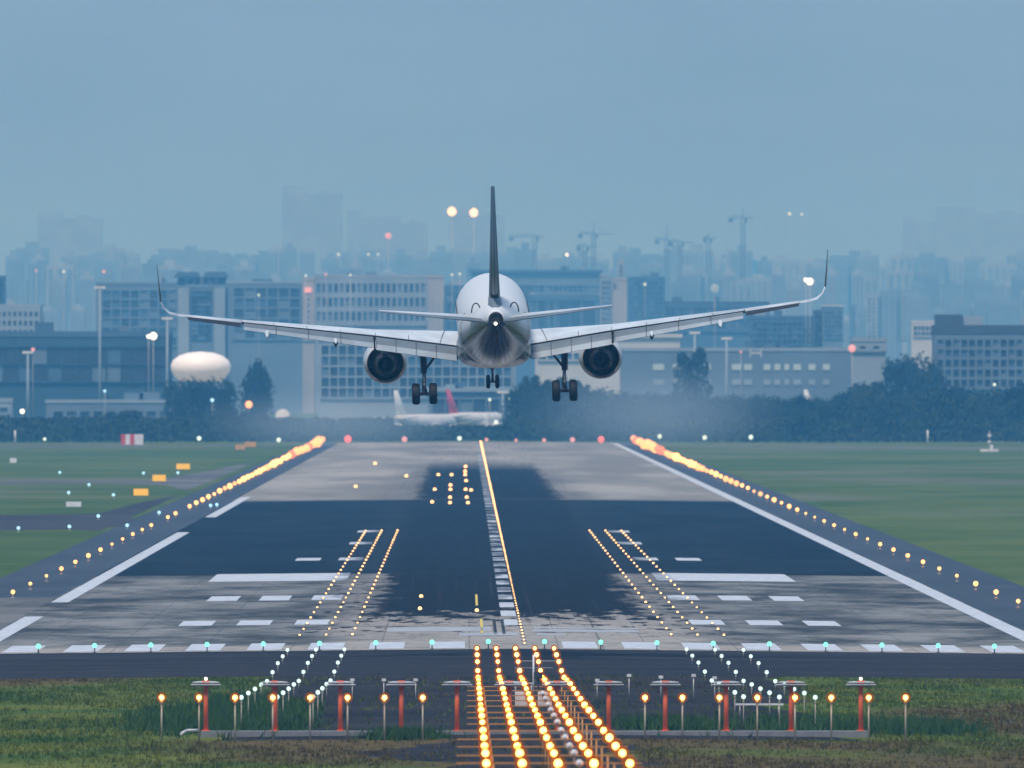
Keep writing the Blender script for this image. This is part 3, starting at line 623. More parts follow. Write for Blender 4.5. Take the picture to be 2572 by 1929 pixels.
    b = MB(); b.tube((gx, 0, -1.3), (gx, 0, -2.75), .17, .15, 12); b.tube((gx, 0, -2.75), (gx, 0, -3.75), .10, .10, 12); b.tube((gx-.55, 0, -3.87), (gx+.55, 0, -3.87), .09, .09, 10); b.tube((gx, 0, -3.95), (gx, 0, -3.6), .16, .14, 10)
    G = b.build('main_gear_leg', M['strut'], PL)
    b = MB(); b.tube((gx, -.05, -2.65), (gx - s*1.0, .1, -1.35), .07, .07, 8); b.build('side_brace', M['strut'], G)
    b = MB(); b.tube((gx, -.15, -2.8), (gx, -.38, -3.25), .05, .05, 6); b.tube((gx, -.38, -3.25), (gx, -.15, -3.65), .05, .05, 6); b.tube((gx-.12,-.1,-3.1), (gx-.12,-.1,-3.6), .03, .03, 6); b.build('torque_link', M['galv'], G)
    b = MB(); b.box(gx + s*.16, gx + s*.20, -.5, .5, -2.75, -1.45); b.build('gear_door', M['flap'], G)
    for w_ in (-1, 1):
        b = MB(); xx = gx + w_*.465
        b.lathe((xx - .22, 0, -3.87), (1,0,0), [(0,.30),(0,.46),(.04,.54),(.10,.58),(.34,.58),(.40,.54),(.44,.46),(.44,.30)], 28); T = b.build('main_wheel', M['black'], G)
        b = MB(); b.lathe((xx - .2, 0, -3.87), (1,0,0), [(0,.001),(0,.30),(.40,.30),(.40,.001)], 20); b.build('hub', M['strut'], T)
b = MB(); b.tube((0,12.6,-1.9), (0,12.6,-3.3), .12, .11, 10); b.tube((0,12.6,-3.3), (0,12.6,-3.96), .07, .07, 10); b.tube((-.3,12.6,-3.96), (.3,12.6,-3.96), .06, .06, 8); b.tube((0,12.6,-3.0), (0,13.8,-2.0), .06, .06, 8)
G = b.build('nose_gear_leg', M['strut'], PL)
b = MB(); b.box(-.3, .3, 12.2, 12.3, -2.9, -2.7); b.build('taxi_light_bracket', M['strut'], G)
for w_ in (-1, 1):
    b = MB(); xx = w_*.25; b.lathe((xx-.115, 12.6, -3.96), (1,0,0), [(0,.18),(0,.30),(.03,.35),(.07,.38),(.16,.38),(.20,.35),(.23,.30),(.23,.18)], 24); T = b.build('nose_wheel', M['black'], G)
    b = MB(); b.lathe((xx-.1, 12.6, -3.96), (1,0,0), [(0,.001),(0,.18),(.2,.18),(.2,.001)], 16); b.build('hub', M['strut'], T)
    b = MB(); b.box(w_*.42-.02, w_*.42+.02, 12.9, 14.4, -2.7, -1.95); b.build('nose_gear_door', M['wing'], PL)
def vfoil(y, z, c, th, f0, f1, n=8):
    def half(f): return 5*th*(.2969*math.sqrt(f)-.1260*f-.3516*f*f+.2843*f**3-.1015*f**4)
    fr = [f0 + (f1-f0)*i/n for i in range(n+1)]
    return [(half(f), y-f*c, z) for f in fr] + [(-half(f), y-f*c, z) for f in reversed(fr)]
FN = [(-11.0, 1.75, 7.4, .62), (-12.3, 2.3, 6.1, .58), (-14.0, 3.9, 4.95, .47), (-17.9, 8.1, 2.35, .2)]
b = MB(); b.loops([vfoil(y, z, c, th, 0, .7) for y, z, c, th in FN], 0); b.build('fin', M['fin'], PL)
b = MB(); b.loops([vfoil(y, z, c, th, .705, 1) for y, z, c, th in FN[1:]], 0); b.build('rudder', M['fin'], PL)
b = MB(); b.loops([ell(y, z, a, c, 16) for y, z, a, c in ((-12,1.9,.1,.3),(-14,1.75,.36,.5),(-17,1.5,.42,.55),(-18.6,1.35,.3,.35))], 0); b.build('fin_root_fairing', M['flap'], PL)

# ---------------------------------------------------------------- parked airliners
def parked(label, px, ytop, Yd, head, fincol, lit=False):
    p = P(px, ytop, Yd); o = thing('parked_airliner', label, 'airplane', (p.x, Yd, -.385), 'airliners parked beyond the runway'); o.rotation_euler = (0, 0, head)
    wh = M['white_plastic']
    b = MB(); b.loops([ell(y, 3.5+z, a, c, 20) for y, z, a, c in ((17,-.4,.1,.1),(15.5,-.2,1.3,1.3),(12.5,0,1.97,2.0),(-7,0,1.97,2.0),(-12,.35,1.7,1.6),(-16,.9,.9,.9),(-19,1.3,.3,.3))], 0); b.build('fuselage', wh, o)
    b = MB(); b.loops([vfoil(y, z+3.4, c, th, 0, 1) for y, z, c, th in FN], 0); b.build('fin', fincol, o)
    for s in (-1, 1):
        b = MB(); b.loops([foil((s*a[0], a[1], a[2]+3.3, a[3], a[4], 0, a[6]), 0, 1) for a in WS], 0); b.build('wing', wh, o)
        b = MB(); b.loops([foil((s*a[0], a[1], a[2]+3.3, a[3], a[4], 0, 0), 0, 1) for a in [(.45,-15.0,.90,4.2,.42,0,.0), (6.22,-18.35,1.60,1.35,.13,0,0)]], 0); b.build('tailplane', wh, o)
        b = MB(); b.lathe((s*5.87, 8.6, 1.5), (0,-1,0), [(0,1.0),(2,1.15),(4,.95)], 16, cap=True); b.build('engine', wh, o)
        b = MB(); b.tube((s*3.8, 0, 0), (s*3.8, 0, 2.6), .35, .2); b.build('landing_gear', M['black'], o)
    b = MB(); b.tube((0, 12.6, 0), (0, 12.6, 2), .3, .15); b.build('landing_gear', M['black'], o)
M['bright_white'] = mat('bright_white', (.85, .82, .80), .4)
parked('white tailed airliner parked side on between the nearer wheels and the dark trees', 1072, 1037, 5350, R(-24), M['bright_white'])
M['red_fin'] = mat('red_fin', (.62, .05, .10), .4)
parked('parked airliner with a red fin beyond the runway end', 1200, 1042, 5600, R(-24), M['red_fin'])
parked('parked airliner showing only a pinkish white fin above the right trees', 2100, 1000, 5500, R(-25), M['bright_white'])

# ---------------------------------------------------------------- city
def wallmat(name, c, v=.1): M[name] = mat(name, c, .8, var=v, sc=.06)
for nme, c in (('w_pale', (.27,.34,.40)), ('w_mid', (.13,.19,.25)), ('w_dark', (.05,.07,.09)), ('w_beige', (.36,.36,.36)), ('w_blue', (.06,.12,.19)), ('w_white', (.55,.56,.56)), ('w_teal', (.03,.08,.12)), ('w_far', (.13,.20,.27)), ('w_faint', (.27,.35,.43)), ('w_h1', (.24,.32,.39)), ('w_h2', (.19,.27,.34)), ('w_h3', (.28,.36,.42)), ('w_h4', (.155,.235,.31))): wallmat(nme, c)  # blue of the distance haze mixed into the wall colours
M['glass'] = mat('window_glass', (.035, .05, .07), .2, sc=.1)
CITY = []
rb_ = random.Random(77)
def building(name, label, x0, x1, yt, Yd, depth, wall, grid=None, roof=None, cat='building', wins='glass', group='airport and city buildings', over=.0, barw=None):
    """x0,x1,yt in photo pixels at distance Yd; grid=(cols, rows, gx0, gx1, gy0, gy1)"""
    a = P(x0, yt, Yd); c = P(x1, yt, Yd); ox = (a.x + c.x) / 2; base = -.385; Yd0 = Yd; Yd = a.y; H = a.z - base; w = (c.x - a.x) / 2
    o = thing(name, label, cat, (ox, Yd, base), group)
    b = MB(); b.box(-w, w, 0, depth, 0, H); b.build('wall', M[wall], o)
    b = MB(); b.box(-w - over - .2, w + over + .2, -.2 - over, depth + .2, H, H + (1.1 if roof is None else roof[1])); b.build('roof', M[wall if roof is None else roof[0]], o)
    if w > 6 and H > 8:
        top = H + (1.1 if roof is None else roof[1])
        for k in range(max(2, int(w / 9))):
            cx_ = rb_.uniform(-w*.85, w*.85); ww = rb_.uniform(.8, 2.6); hh = rb_.uniform(.7, 2.4); b = MB(); b.box(cx_-ww, cx_+ww, 2, 2 + 2*ww, top, top + hh)
            if rb_.random() < .4: b.tube((cx_, 3, top+hh), (cx_, 3, top+hh+rb_.uniform(1.5, 4)), .12, .08, 5)
            b.build('roof_plant', M[rb_.choice(('w_mid', 'w_pale', 'w_blue'))], o)
    if grid:
        nc, nr, gx0, gx1, gy0, gy1 = grid
        X0 = P(gx0, gy0, Yd0).x - ox; X1 = P(gx1, gy0, Yd0).x - ox; Z1 = P(gx0, gy0, Yd0).z - base; Z0 = max(1, P(gx0, gy1, Yd0).z - base)
        cw = (X1 - X0) / nc; rh = (Z1 - Z0) / nr; bw = (barw or .18)
        b = MB()
        for i in range(nc + 1): b.box(X0 + i*cw - cw*bw/2, X0 + i*cw + cw*bw/2, -.7, 0, Z0, Z1)
        for j in range(nr + 1): b.box(X0 - cw*bw/2, X1 + cw*bw/2, -.62, 0, Z0 + j*rh - rh*bw/2, Z0 + j*rh + rh*bw/2)
        b.build('facade_frame', M[wall], o)
        mes = []
        for gm_ in ((wins,)*3 + ('w_blue', 'w_mid')):
            wb = MB(); wb.box(-cw*(1-bw)/2 + .02, cw*(1-bw)/2 - .02, -.12, -.02, -rh*(1-bw)/2 + .02, rh*(1-bw)/2 - .02); mes.append(wb.mesh('window', M[gm_]))
        for i in range(nc):
            for j in range(nr): put('window', rb_.choice(mes), o, (X0 + (i+.5)*cw, 0, Z0 + (j+.5)*rh))
    return o
Bd = building
Bd('terminal_building', 'long dark low terminal block on the left behind the trees', -40, 425, 846, 5650, 60, 'w_teal', (12, 2, -30, 415, 870, 960), ('w_blue', 1.5), wins='glass', barw=.06)
Bd('low_shed', 'long low pale shed in front of the dark terminal block', 115, 445, 1012, 5450, 25, 'w_mid', (9, 1, 130, 430, 1030, 1055), ('w_pale', .8), barw=.3)
Bd('service_building', 'pale building with dark bays at the left border', -60, 30, 1011, 5400, 20, 'w_pale', (3, 1, -50, 22, 1022, 1040))
Bd('car_park', 'pale building with staggered dark slots at the left border', -60, 102, 772, 5950, 30, 'w_pale', (11, 3, -50, 98, 778, 846), barw=.45)
Bd('dark_tower', 'dark narrow tower cut by the left border above the slotted building', -50, 11, 700, 6100, 20, 'w_blue', (3, 8, -45, 8, 705, 765))
Bd('office_block', 'hazy grid fronted office block left of the gate shaped building', 242, 450, 716, 6350, 40, 'w_mid', (8, 6, 256, 445, 728, 868))
o = Bd('gate_building', 'tall gate shaped building with a dark glass opening and rooftop sign', 443, 572, 724, 6300, 40, 'w_mid', (3, 10, 480, 531, 731, 852), barw=.04)
px = P(507, 724, 6300).x - o.location.x; b = MB(); Hh = P(0, 724, 6300).z + .385
G_ = 1.33
class SB(MB):
    def build(s, *a, **k):
        s.v = [(x*G_, y*G_, Hh + (z-Hh)*G_ if z > Hh else z) for x, y, z in s.v]; return MB.build(s, *a, **k)
b = SB(); b.box(-7.2, 7.0, 2, 14, Hh + 1.1, Hh + 3.2); b.loops([[(-8.5,0,Hh+3.2),(-.4,0,Hh+3.2),(-.4,14,Hh+3.2),(-8.5,14,Hh+3.2)],[(-7.2,0,Hh+4.8),(-1.2,0,Hh+4.8),(-1.2,14,Hh+4.8),(-7.2,14,Hh+4.8)]], sm=False); b.loops([[(.2,0,Hh+3.2),(7.8,0,Hh+3.2),(7.8,14,Hh+3.2),(.2,14,Hh+3.2)],[(1,0,Hh+4.8),(6.9,0,Hh+4.8),(6.9,14,Hh+4.8),(1,14,Hh+4.8)]], sm=False)
b.build('sign_housing', M['w_blue'], o)
b = SB()
for i in range(5):                                          # blurred roof characters, only strokes are legible
    x = -5.2 + 2.2*i; b.box(x, x+1.1, 1.7, 1.9, Hh+1.4, Hh+1.6); b.box(x+.45, x+.65, 1.7, 1.9, Hh+1.6, Hh+2.7); b.box(x+.1, x+1.3, 1.7, 1.9, Hh+2.3, Hh+2.5)
b.build('sign_lettering', M['w_white'], o)
for s, xx in ((-1, -5.4), (1, 5.2)): b = SB(); b.box(xx-1.6, xx+1.6, -1.2, 0, 0, Hh); b.build('pillar', M['w_pale'], o)
Bd('office_block', 'grid fronted block with six window columns right of the gate shaped building', 568, 762, 712, 6300, 40, 'w_mid', (6, 5, 586, 755, 722, 852), ('w_pale', .8), barw=.16)
o = Bd('slab_tower', 'pale slab with a small red sign between the grid block and the finned block', 760, 790, 704, 6280, 40, 'w_beige', (1, 7, 766, 784, 745, 850), barw=.7)
b = MB(); a = P(765, 722, 6280); c = P(782, 735, 6280); b.box(a.x-o.location.x, c.x-o.location.x, -.95, -.75, c.z+.385, a.z+.385); b.build('red_sign', M['lamp_pink'], o)
Bd('finned_block', 'pale block with many vertical fins left of the fuselage', 790, 1078, 698, 6320, 40, 'w_pale', (19, 3, 793, 1070, 706, 812), ('w_pale', 1.4), barw=.36)
Bd('slab_tower', 'plain beige slab at the right end of the finned block', 1074, 1115, 698, 6300, 45, 'w_beige', (1, 8, 1096, 1108, 760, 860), barw=.8)
Bd('lower_block', 'blue grey block partly hidden behind the left of the fuselage', 1115, 1330, 722, 6600, 40, 'w_blue', (10, 4, 1120, 1320, 735, 830))
Bd('flat_roof_hall', 'long flat roofed hall behind the right of the fin', 1185, 1507, 684, 7000, 60, 'w_mid', (14, 1, 1330, 1500, 716, 735), ('w_blue', 1.4), over=1.5)
Bd('dark_hall', 'dark ribbed hall right of the fuselage', 1318, 1506, 742, 6700, 50, 'w_blue', (24, 1, 1322, 1502, 748, 830), ('w_pale', .7), barw=.2)
Bd('stair_tower', 'slim whitish ribbed tower right of the dark hall', 1508, 1536, 696, 6650, 30, 'w_pale', (3, 12, 1511, 1533, 704, 860), barw=.3)
Bd('slab_tower', 'beige slab with a thin mast block on top right of the dark hall', 1538, 1575, 704, 6650, 30, 'w_beige', (1, 1, 1541, 1547, 710, 720))
Bd('thin_tower', 'thin pale tower rising behind the beige slab', 1552, 1567, 656, 7200, 12, 'w_beige', (1, 8, 1555, 1564, 664, 700))
Bd('office_block', 'plain blue office block right of the beige slab', 1575, 1670, 700, 6900, 30, 'w_blue', (8, 10, 1580, 1664, 706, 830), barw=.3)
Bd('ribbed_block', 'wide blue ribbed block under the right wing', 1667, 1932, 762, 6500, 40, 'w_blue', (22, 2, 1672, 1928, 768, 830), ('w_dark', .8), barw=.3)
Bd('dark_tower', 'dark narrow tower below the right wing tip', 2045, 2066, 786, 6150, 20, 'w_dark', (2, 8, 2047, 2064, 792, 860))
Bd('stepped_block', 'dark blue stepped block with window strips below the right wing', 1885, 2046, 800, 6200, 30, 'w_blue', (12, 5, 1890, 2040, 808, 880), barw=.25)
Bd('pale_block', 'pale block with a bright roof edge right of the wing tip', 2066, 2118, 770, 6600, 20, 'w_mid', (5, 6, 2070, 2114, 780, 850), ('w_white', .6), over=.4)
for i, (a_, c_, y_, w_) in enumerate(((2134, 2150, 770, 'w_mid'), (2176, 2202, 742, 'w_pale'), (2206, 2216, 750, 'w_mid'), (2252, 2262, 752, 'w_mid'), (2266, 2278, 738, 'w_pale'))):
    Bd('apartment_tower', f'slim pale apartment tower beyond the right wing tip, {ordw(i+1)} from the left', a_, c_, y_, 7400, 14, w_, (2, 10, a_+2, c_-2, y_+5, 850), group='slim apartment towers', barw=.4)
Bd('hangar', 'long white roofed hangar behind the right engine', 1345, 1708, 848, 5900, 60, 'w_white', (16, 1, 1352, 1700, 885, 905), ('w_white', 1.2), over=.6)
Bd('glazed_terminal', 'low terminal with a pale window grid behind the landing gear', 800, 1295, 860, 5800, 50, 'w_pale', (22, 5, 806, 1285, 866, 1000), ('w_mid', .8), barw=.16)
o = Bd('canopy', 'low pale canopy roof behind the parked airliners', 1075, 1300, 984, 5700, 20, 'w_mid', (6, 1, 1085, 1290, 1000, 1050), ('w_pale', 1.0), barw=.1, over=1)
Bd('pier_building', 'long blue pier building with rows of pale lit windows on the right', 1560, 2145, 882, 5750, 40, 'w_mid', None, ('w_pale', 1.0))
o = bpy.context.scene.objects[-1] if False else [x for x in S.objects if x.name.startswith('pier_building')][0]
for rowy, hh in ((922, 15), (960, 14)):
    for (a_, c_) in ((1768,1786),(1838,1862),(1869,1889),(1918,1935),(1945,1960),(1970,1982),(1993,2012),(2031,2048),(2067,2084),(1640,1668),(1690,1712)):
        a = P(a_, rowy-hh/2, 5750); c = P(c_, rowy+hh/2, 5750); b = MB(); b.box(a.x-o.location.x, c.x-o.location.x, -.25, -.02, c.z+.385, a.z+.385); b.build('window', M['window_lit'] if rowy < 930 else M['w_pale'], o)
Bd('white_house', 'small white building with two dark arched openings on top', 2140, 2225, 858, 5600, 15, 'w_pale', (2, 1, 2150, 2218, 866, 880), barw=.55)
Bd('concrete_block', 'pale concrete block with dark roof house and window bands at right border', 2347, 2640, 838, 5500, 30, 'w_mid', (14, 5, 2352, 2630, 850, 975), ('w_dark', 2.2), barw=.28)
a = P(2350, 790, 5500); c = P(2418, 838, 5500); b = MB(); b.box(a.x, c.x, 5500.3, 5515, c.z+1.2, a.z); oo = [x for x in S.objects if x.name.startswith('concrete_block')][0]
rh_ = b.build('roof_house', M['w_dark'], oo); rh_.location = (-oo.location.x, -oo.location.y, .385)
Bd('long_roof', 'far pale flat roofs left of the concrete block', 2290, 2350, 812, 6300, 20, 'w_white', (5, 2, 2294, 2345, 818, 845))
# white oval dome
p = P(504, 920, 5520); o = thing('oval_dome', 'large white oval dome above the dark trees on the left', 'dome', (p.x, p.y, -.385)); hz = p.z + .385
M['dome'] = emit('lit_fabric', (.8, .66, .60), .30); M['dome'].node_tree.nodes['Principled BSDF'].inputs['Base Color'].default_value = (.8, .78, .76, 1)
b = MB(); b.lathe((0,0,hz-3.9), (0,0,1), [(0,5.4),(1.2,6.5),(2.6,7.5),(4.0,7.75),(5.4,7.2),(6.6,5.6),(7.4,3.2),(7.7,.01)], 36, cap=True); b.build('shell', M['dome'], o)
b = MB(); b.tube((0,0,0), (0,0,hz-3.9), 3.2, 3.2, 20); b.build('pedestal', M['w_mid'], o)
# pale globe lamp / bulb tank near the trees
p = P(710, 1045, 5150); o = thing('globe_light', 'large round white floodlight glare low in the left trees', 'floodlight', (p.x, p.y, -.385)); hz = p.z+.385
b = MB(); b.ball((0,0,hz), 1.7, 16, 10); M['glow_white'] = emit('glow_white', (.62, .64, .66), 1.0); b.build('globe', M['glow_white'], o); b = MB(); b.tube((0,0,0), (0,0,hz-1.6), .2, .15); b.build('pole', M['galv'], o)

# distant skyline: generic blocks, each its own thing
random.seed(11)
prot = []
for wk in ('w_h1', 'w_h2', 'w_h3', 'w_h4'):
    for v in range(3):
        b = MB(); b.box(-.5, .5, 0, 1, 0, 1)
        nb = 3 + v*2
        for i in range(nb): x = -.5 + (i + .2)/nb; b.box(x, x + .5/nb, -.03, 0, .04, .97, 1)
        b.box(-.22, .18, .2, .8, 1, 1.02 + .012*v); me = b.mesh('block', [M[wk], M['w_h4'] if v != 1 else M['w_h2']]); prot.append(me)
def block(label, group, x0, x1, yt, Yd, k, name='far_building'):
    a = P(x0, yt, Yd); c = P(x1, yt, Yd); o = put(name, prot[k], None, ((a.x+c.x)/2, a.y, -.385)); o.scale = (c.x-a.x, 22, a.z+.385); tag(o, label, 'building', group); return o
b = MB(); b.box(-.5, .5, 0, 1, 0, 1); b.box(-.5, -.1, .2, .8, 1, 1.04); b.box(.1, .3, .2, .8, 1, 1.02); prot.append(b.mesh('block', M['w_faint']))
for (Yd, lo, hi, n, wmin, wmax, word) in ((8200, 700, 800, 50, 30, 80, 'nearer'), (9600, 660, 705, 56, 26, 74, 'middle'), (12500, 622, 650, 60, 34, 96, 'farthest')):
    xs = sorted(-60 + 2690*(i + random.random()*.8)/n for i in range(n))
    for i, x in enumerate(xs):
        w = random.uniform(wmin, wmax); yt = random.uniform(lo, hi) + (18 if x > 1900 else 0)
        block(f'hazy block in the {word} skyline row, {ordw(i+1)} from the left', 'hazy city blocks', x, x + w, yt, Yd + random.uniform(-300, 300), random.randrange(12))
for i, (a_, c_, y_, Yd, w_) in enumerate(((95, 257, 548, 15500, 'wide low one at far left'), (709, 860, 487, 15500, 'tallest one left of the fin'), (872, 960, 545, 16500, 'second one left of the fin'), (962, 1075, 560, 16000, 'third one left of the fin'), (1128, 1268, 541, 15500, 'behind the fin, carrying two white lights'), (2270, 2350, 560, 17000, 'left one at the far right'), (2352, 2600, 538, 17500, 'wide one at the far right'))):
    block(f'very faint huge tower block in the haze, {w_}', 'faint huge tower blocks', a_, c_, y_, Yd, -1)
# rooftop lights, each on its own mast
LT = [(1135, 531, 15400, 3.2, 'lamp_white', 'pair of white lights high above the city, left one'), (1190, 534, 15400, 3.0, 'lamp_white', 'pair of white lights high above the city, right one'),
 (385, 844, 5500, .95, 'lamp_white', 'bright white floodlight left of the oval dome'), (373, 845, 5500, .5, 'lamp_white', 'small light touching the bright floodlight at left'), (2034, 707, 6000, .95, 'lamp_white', 'bright white floodlight near the right wing tip'), (2024, 703, 6050, .55, 'lamp_white', 'smaller light beside the floodlight at the right wing tip'),
 (83, 878, 5500, .5, 'lamp_pink', 'pinkish lamp on a tall pole at left'), (56, 1033, 5300, .55, 'lamp_white', 'yellow white lamp low at left'), (625, 1016, 5250, .9, 'lamp_far', 'orange lamp above the left trees'), (2140, 875, 5590, 1.0, 'lamp_pink', 'red lamp beside the small white building'),
 (975, 592, 11000, 1.6, 'lamp_pink', 'faint pinkish light in the sky left of the fin'), (1795, 724, 6400, 1.3, 'window_lit', 'pale square light above the right wing'), (1861, 884, 5700, .3, 'lamp_pink', 'small red lamp on the pier roof'),
 (160, 682, 8000, .45, 'lamp_pale', 'tiny light in the left skyline, near the middle'), (261, 682, 8000, .6, 'lamp_pink', 'tiny pink light in the left skyline'), (91, 680, 8000, .4, 'lamp_pink', 'tiny pink light at the far left skyline'), (650, 741, 6200, .3, 'lamp_pale', 'tiny light on the six column grid block'),
 (850, 639, 9000, .5, 'lamp_pale', 'tiny light above the finned block, upper left'), (925, 639, 9000, .45, 'lamp_pale', 'tiny light above the finned block, upper middle'), (950, 639, 9000, .4, 'lamp_pale', 'tiny light above the finned block, upper right'), (768, 692, 6200, .3, 'lamp_pale', 'tiny roof light over the red sign slab'),
 (818, 689, 6200, .35, 'lamp_pink', 'tiny pink roof light on the finned block'), (880, 690, 6200, .3, 'lamp_pale', 'tiny roof light on the finned block'), (1135, 690, 6300, .3, 'lamp_pale', 'tiny roof light left of the fuselage top'), (1155, 688, 6300, .3, 'lamp_pale', 'tiny roof light next to the fuselage top'), (1424, 640, 9000, .6, 'lamp_white', 'tiny white light below the cranes'), (1620, 714, 6800, .4, 'lamp_pale', 'tiny light on the plain blue office block'),
 (1983, 537, 9000, .6, 'lamp_pale', 'tiny light high over the right wing, left one'), (2014, 538, 9000, .45, 'lamp_pale', 'tiny light high over the right wing, right one'), (533, 1005, 5300, .45, 'lamp_blue', 'small blue lamp in the dark trees below the oval dome'), (263, 982, 5300, .35, 'lamp_blue', 'small bluish lamp right of the tall thin pole'), (1230, 1004, 5250, .35, 'lamp_pale', 'small lamp above the parked airliners, left one'), (1278, 1002, 5250, .3, 'lamp_pale', 'small lamp above the parked airliners, right one'), (1246, 1060, 5150, .5, 'lamp_pale', 'pale lamp low beside the parked airliners'), (2498, 966, 5250, .35, 'lamp_pale', 'small lamp before the concrete block at right')]
for (px, py, Yd, r, mk, lb) in LT:
    p = P(px, py, Yd); o = thing('floodlight_mast', lb, 'light', (p.x, p.y, -.385), 'city and apron lights'); h = p.z + .385
    b = MB(); b.tube((0,0,0), (0,0,h - r), max(.08, r*.12), max(.06, r*.08), 6); b.build('mast', M['galv'], o); put('lamp', dome(r*p.y/Yd, mk), o, (0,0,h))
for i, (px, yt, Yd) in enumerate(((1745, 836, 5450), (251, 722, 5560), (420, 800, 5560), (70, 885, 5500), (1825, 850, 5600), (1263, 985, 5300))):
    p = P(px, yt, Yd); o = thing('lamp_pole', f'tall pale apron lamp pole, {ordw(sorted([1745,251,420,70,1825,1263]).index(px)+1)} from the left', 'lamp pole', (p.x, p.y, -.385), 'tall apron lamp poles'); h = p.z+.385
    b = MB(); b.tube((0,0,0), (0,0,h), .42, .26, 8); b.build('pole', M['w_pale'], o); b = MB(); b.box(-1.4, 1.4, -.3, .3, h-.3, h+.3); b.build('lamp_head', M['white_plastic'], o)
b = MB(); p = P(1898, 880, 5745); o = thing('goal_frame', 'small white h shaped frame on the pier roof', 'frame', (p.x, p.y, p.z-2.0)); b.box(-1.7,-1.4,-.1,.1,0,2.4); b.build('upright', M['w_white'], o); b = MB(); b.box(1.4,1.7,-.1,.1,0,2.4); b.build('upright', M['w_white'], o); b = MB(); b.box(-1.4,1.4,-.1,.1,1.0,1.5); b.build('crosspiece', M['w_white'], o)
# tower cranes
M['crane'] = mat('crane_steel', (.10, .12, .13), .6)
def crane(label, px, ytop, ybase, jl, jr, Yd, jy):
    p = P(px, ytop, Yd); s = FPX / p.y; o = thing('tower_crane', label, 'crane', (p.x, p.y, -.385), 'tower cranes over the city'); h = p.z + .385; jz = P(px, jy, Yd).z + .385
    b = MB()
    for sx in (-1, 1):
        for sy in (-1, 1): b.box(sx*1.2-.3, sx*1.2+.3, sy*1.2-.3, sy*1.2+.3, 0, jz)
    z = 0; k = 1
    while z < jz - 3: b.tube((-1.2*k, -1.2, z), (1.2*k, -1.2, z+3), .2, .2, 4); b.box(-1.2, 1.2, -1.35, -1.05, z-.15, z+.15); z += 3; k = -k
    b.build('mast', M['crane'], o)
    b = MB(); L0 = (px - jl)/s; R0 = (jr - px)/s
    b.box(-L0, R0, -.5, .5, jz, jz+.4); b.box(-L0*.9, 0, -.3, .3, jz+1.5, jz+1.8)
    for i in range(9): f = i/9; b.tube((-L0*f, 0, jz), (-L0*(f+.05), 0, jz+1.6), .15, .15, 4); b.tube((R0*f, 0, jz), (R0*(f+.05), 0, jz+1.2), .15, .15, 4)
    b.build('jib', M['crane'], o)
    b = MB(); b.tube((0,0,jz), (0,0,h), .6, .2, 4); b.build('apex', M['crane'], o)
    b = MB(); b.tube((0,0,h), (-L0*.7,0,jz+1.6), .12, .12, 4); b.tube((0,0,h), (R0*.7,0,jz+.4), .12, .12, 4); b.build('tie_rod', M['crane'], o)
    b = MB(); b.box(-L0, -L0+3, -1, 1, jz-2.5, jz); b.build('counterweight', M['crane'], o)
    b = MB(); b.box(.8, 2.8, -1, 1, jz-2.6, jz-.1); b.build('cab', M['crane'], o)
crane('tower crane with a long jib just right of the fin', 1343, 588, 640, 1278, 1364, 9200, 596)
crane('tower crane standing second to the right of the fin', 1491, 560, 640, 1452, 1540, 9400, 589)
crane('low luffing crane below the second crane', 1470, 612, 650, 1448, 1500, 9000, 620)
crane('tower crane near the middle of the right skyline', 1675, 568, 640, 1645, 1700, 9600, 604)
crane('low crane with a wide jib beside the middle right crane', 1708, 604, 640, 1680, 1745, 9500, 610)
crane('tallest tower crane on the right, above the right wing', 1866, 522, 640, 1830, 1893, 9000, 549)
crane('thin crane left of the tallest right crane', 1779, 586, 640, 1766, 1800, 9800, 600)

# far hills at the right
b = MB(); random.seed(5); prev = []
for i in range(60):
    x = -1200 + 2400*i/59; hgt = 118 + 7*math.sin(i*.7) + 5*math.sin(i*1.9+1) + 20/(1+math.exp(-(x-150)/80)); prev.append((x, hgt))
for (a, c) in zip(prev, prev[1:]):
    b.face([(a[0], 23600, -.5), (c[0], 23600, -.5), (c[0], 24100, c[1]), (a[0], 24100, a[1])], 0, True); b.face([(a[0], 24100, a[1]), (c[0], 24100, c[1]), (c[0], 24900, -.5), (a[0], 24900, -.5)], 0, True)
st(b.build('hills', M['leaf']))

# ---------------------------------------------------------------- trees
random.seed(21)
def crown(nl, hfac, conical, m):
    b = MB(); rnd = random.Random(nl * 7 + int(hfac*10) + conical)
    lobes = []
    for i in range(nl):
        f = rnd.random(); z = .28 + .66*f; rad = (.42*(1-f)**.8 + .05) if conical else .36*math.sin(math.pi*(.18+.74*f))**.7
        a = rnd.random()*6.283; d_ = rad*rnd.uniform(.35, 1.0); lobes.append((math.cos(a)*d_, math.sin(a)*d_, z, rnd.uniform(.07, .15)*(0.7 if conical else 1)))
    for (x, y, z, r) in lobes:
        for k in range(22):
            v = Vector((rnd.gauss(0,1), rnd.gauss(0,1), rnd.gauss(0,.8))); v.normalize(); c = Vector((x,y,z)) + v*r*rnd.uniform(.6,1.1)
            u = Vector((rnd.gauss(0,1), rnd.gauss(0,1), rnd.gauss(0,1))).normalized(); w = u.orthogonal().normalized(); sz = rnd.uniform(.018,.040)
            b.face([c-u*sz, c+w*sz*.8, c+u*sz, c-w*sz*.8], 0)
    return b.mesh('crown', m)
b = MB(); b.tube((0,0,0), (.01,0,.5), .03, .018, 7); b.tube((.01,0,.5), (.02,0,.85), .018, .006, 6)
for i in range(6): a = i*1.05; b.tube((0,0,.3+.07*i), (math.cos(a)*.2, math.sin(a)*.2, .5+.07*i), .01, .004, 5)
trunk = b.mesh('trunk', M['bark'])
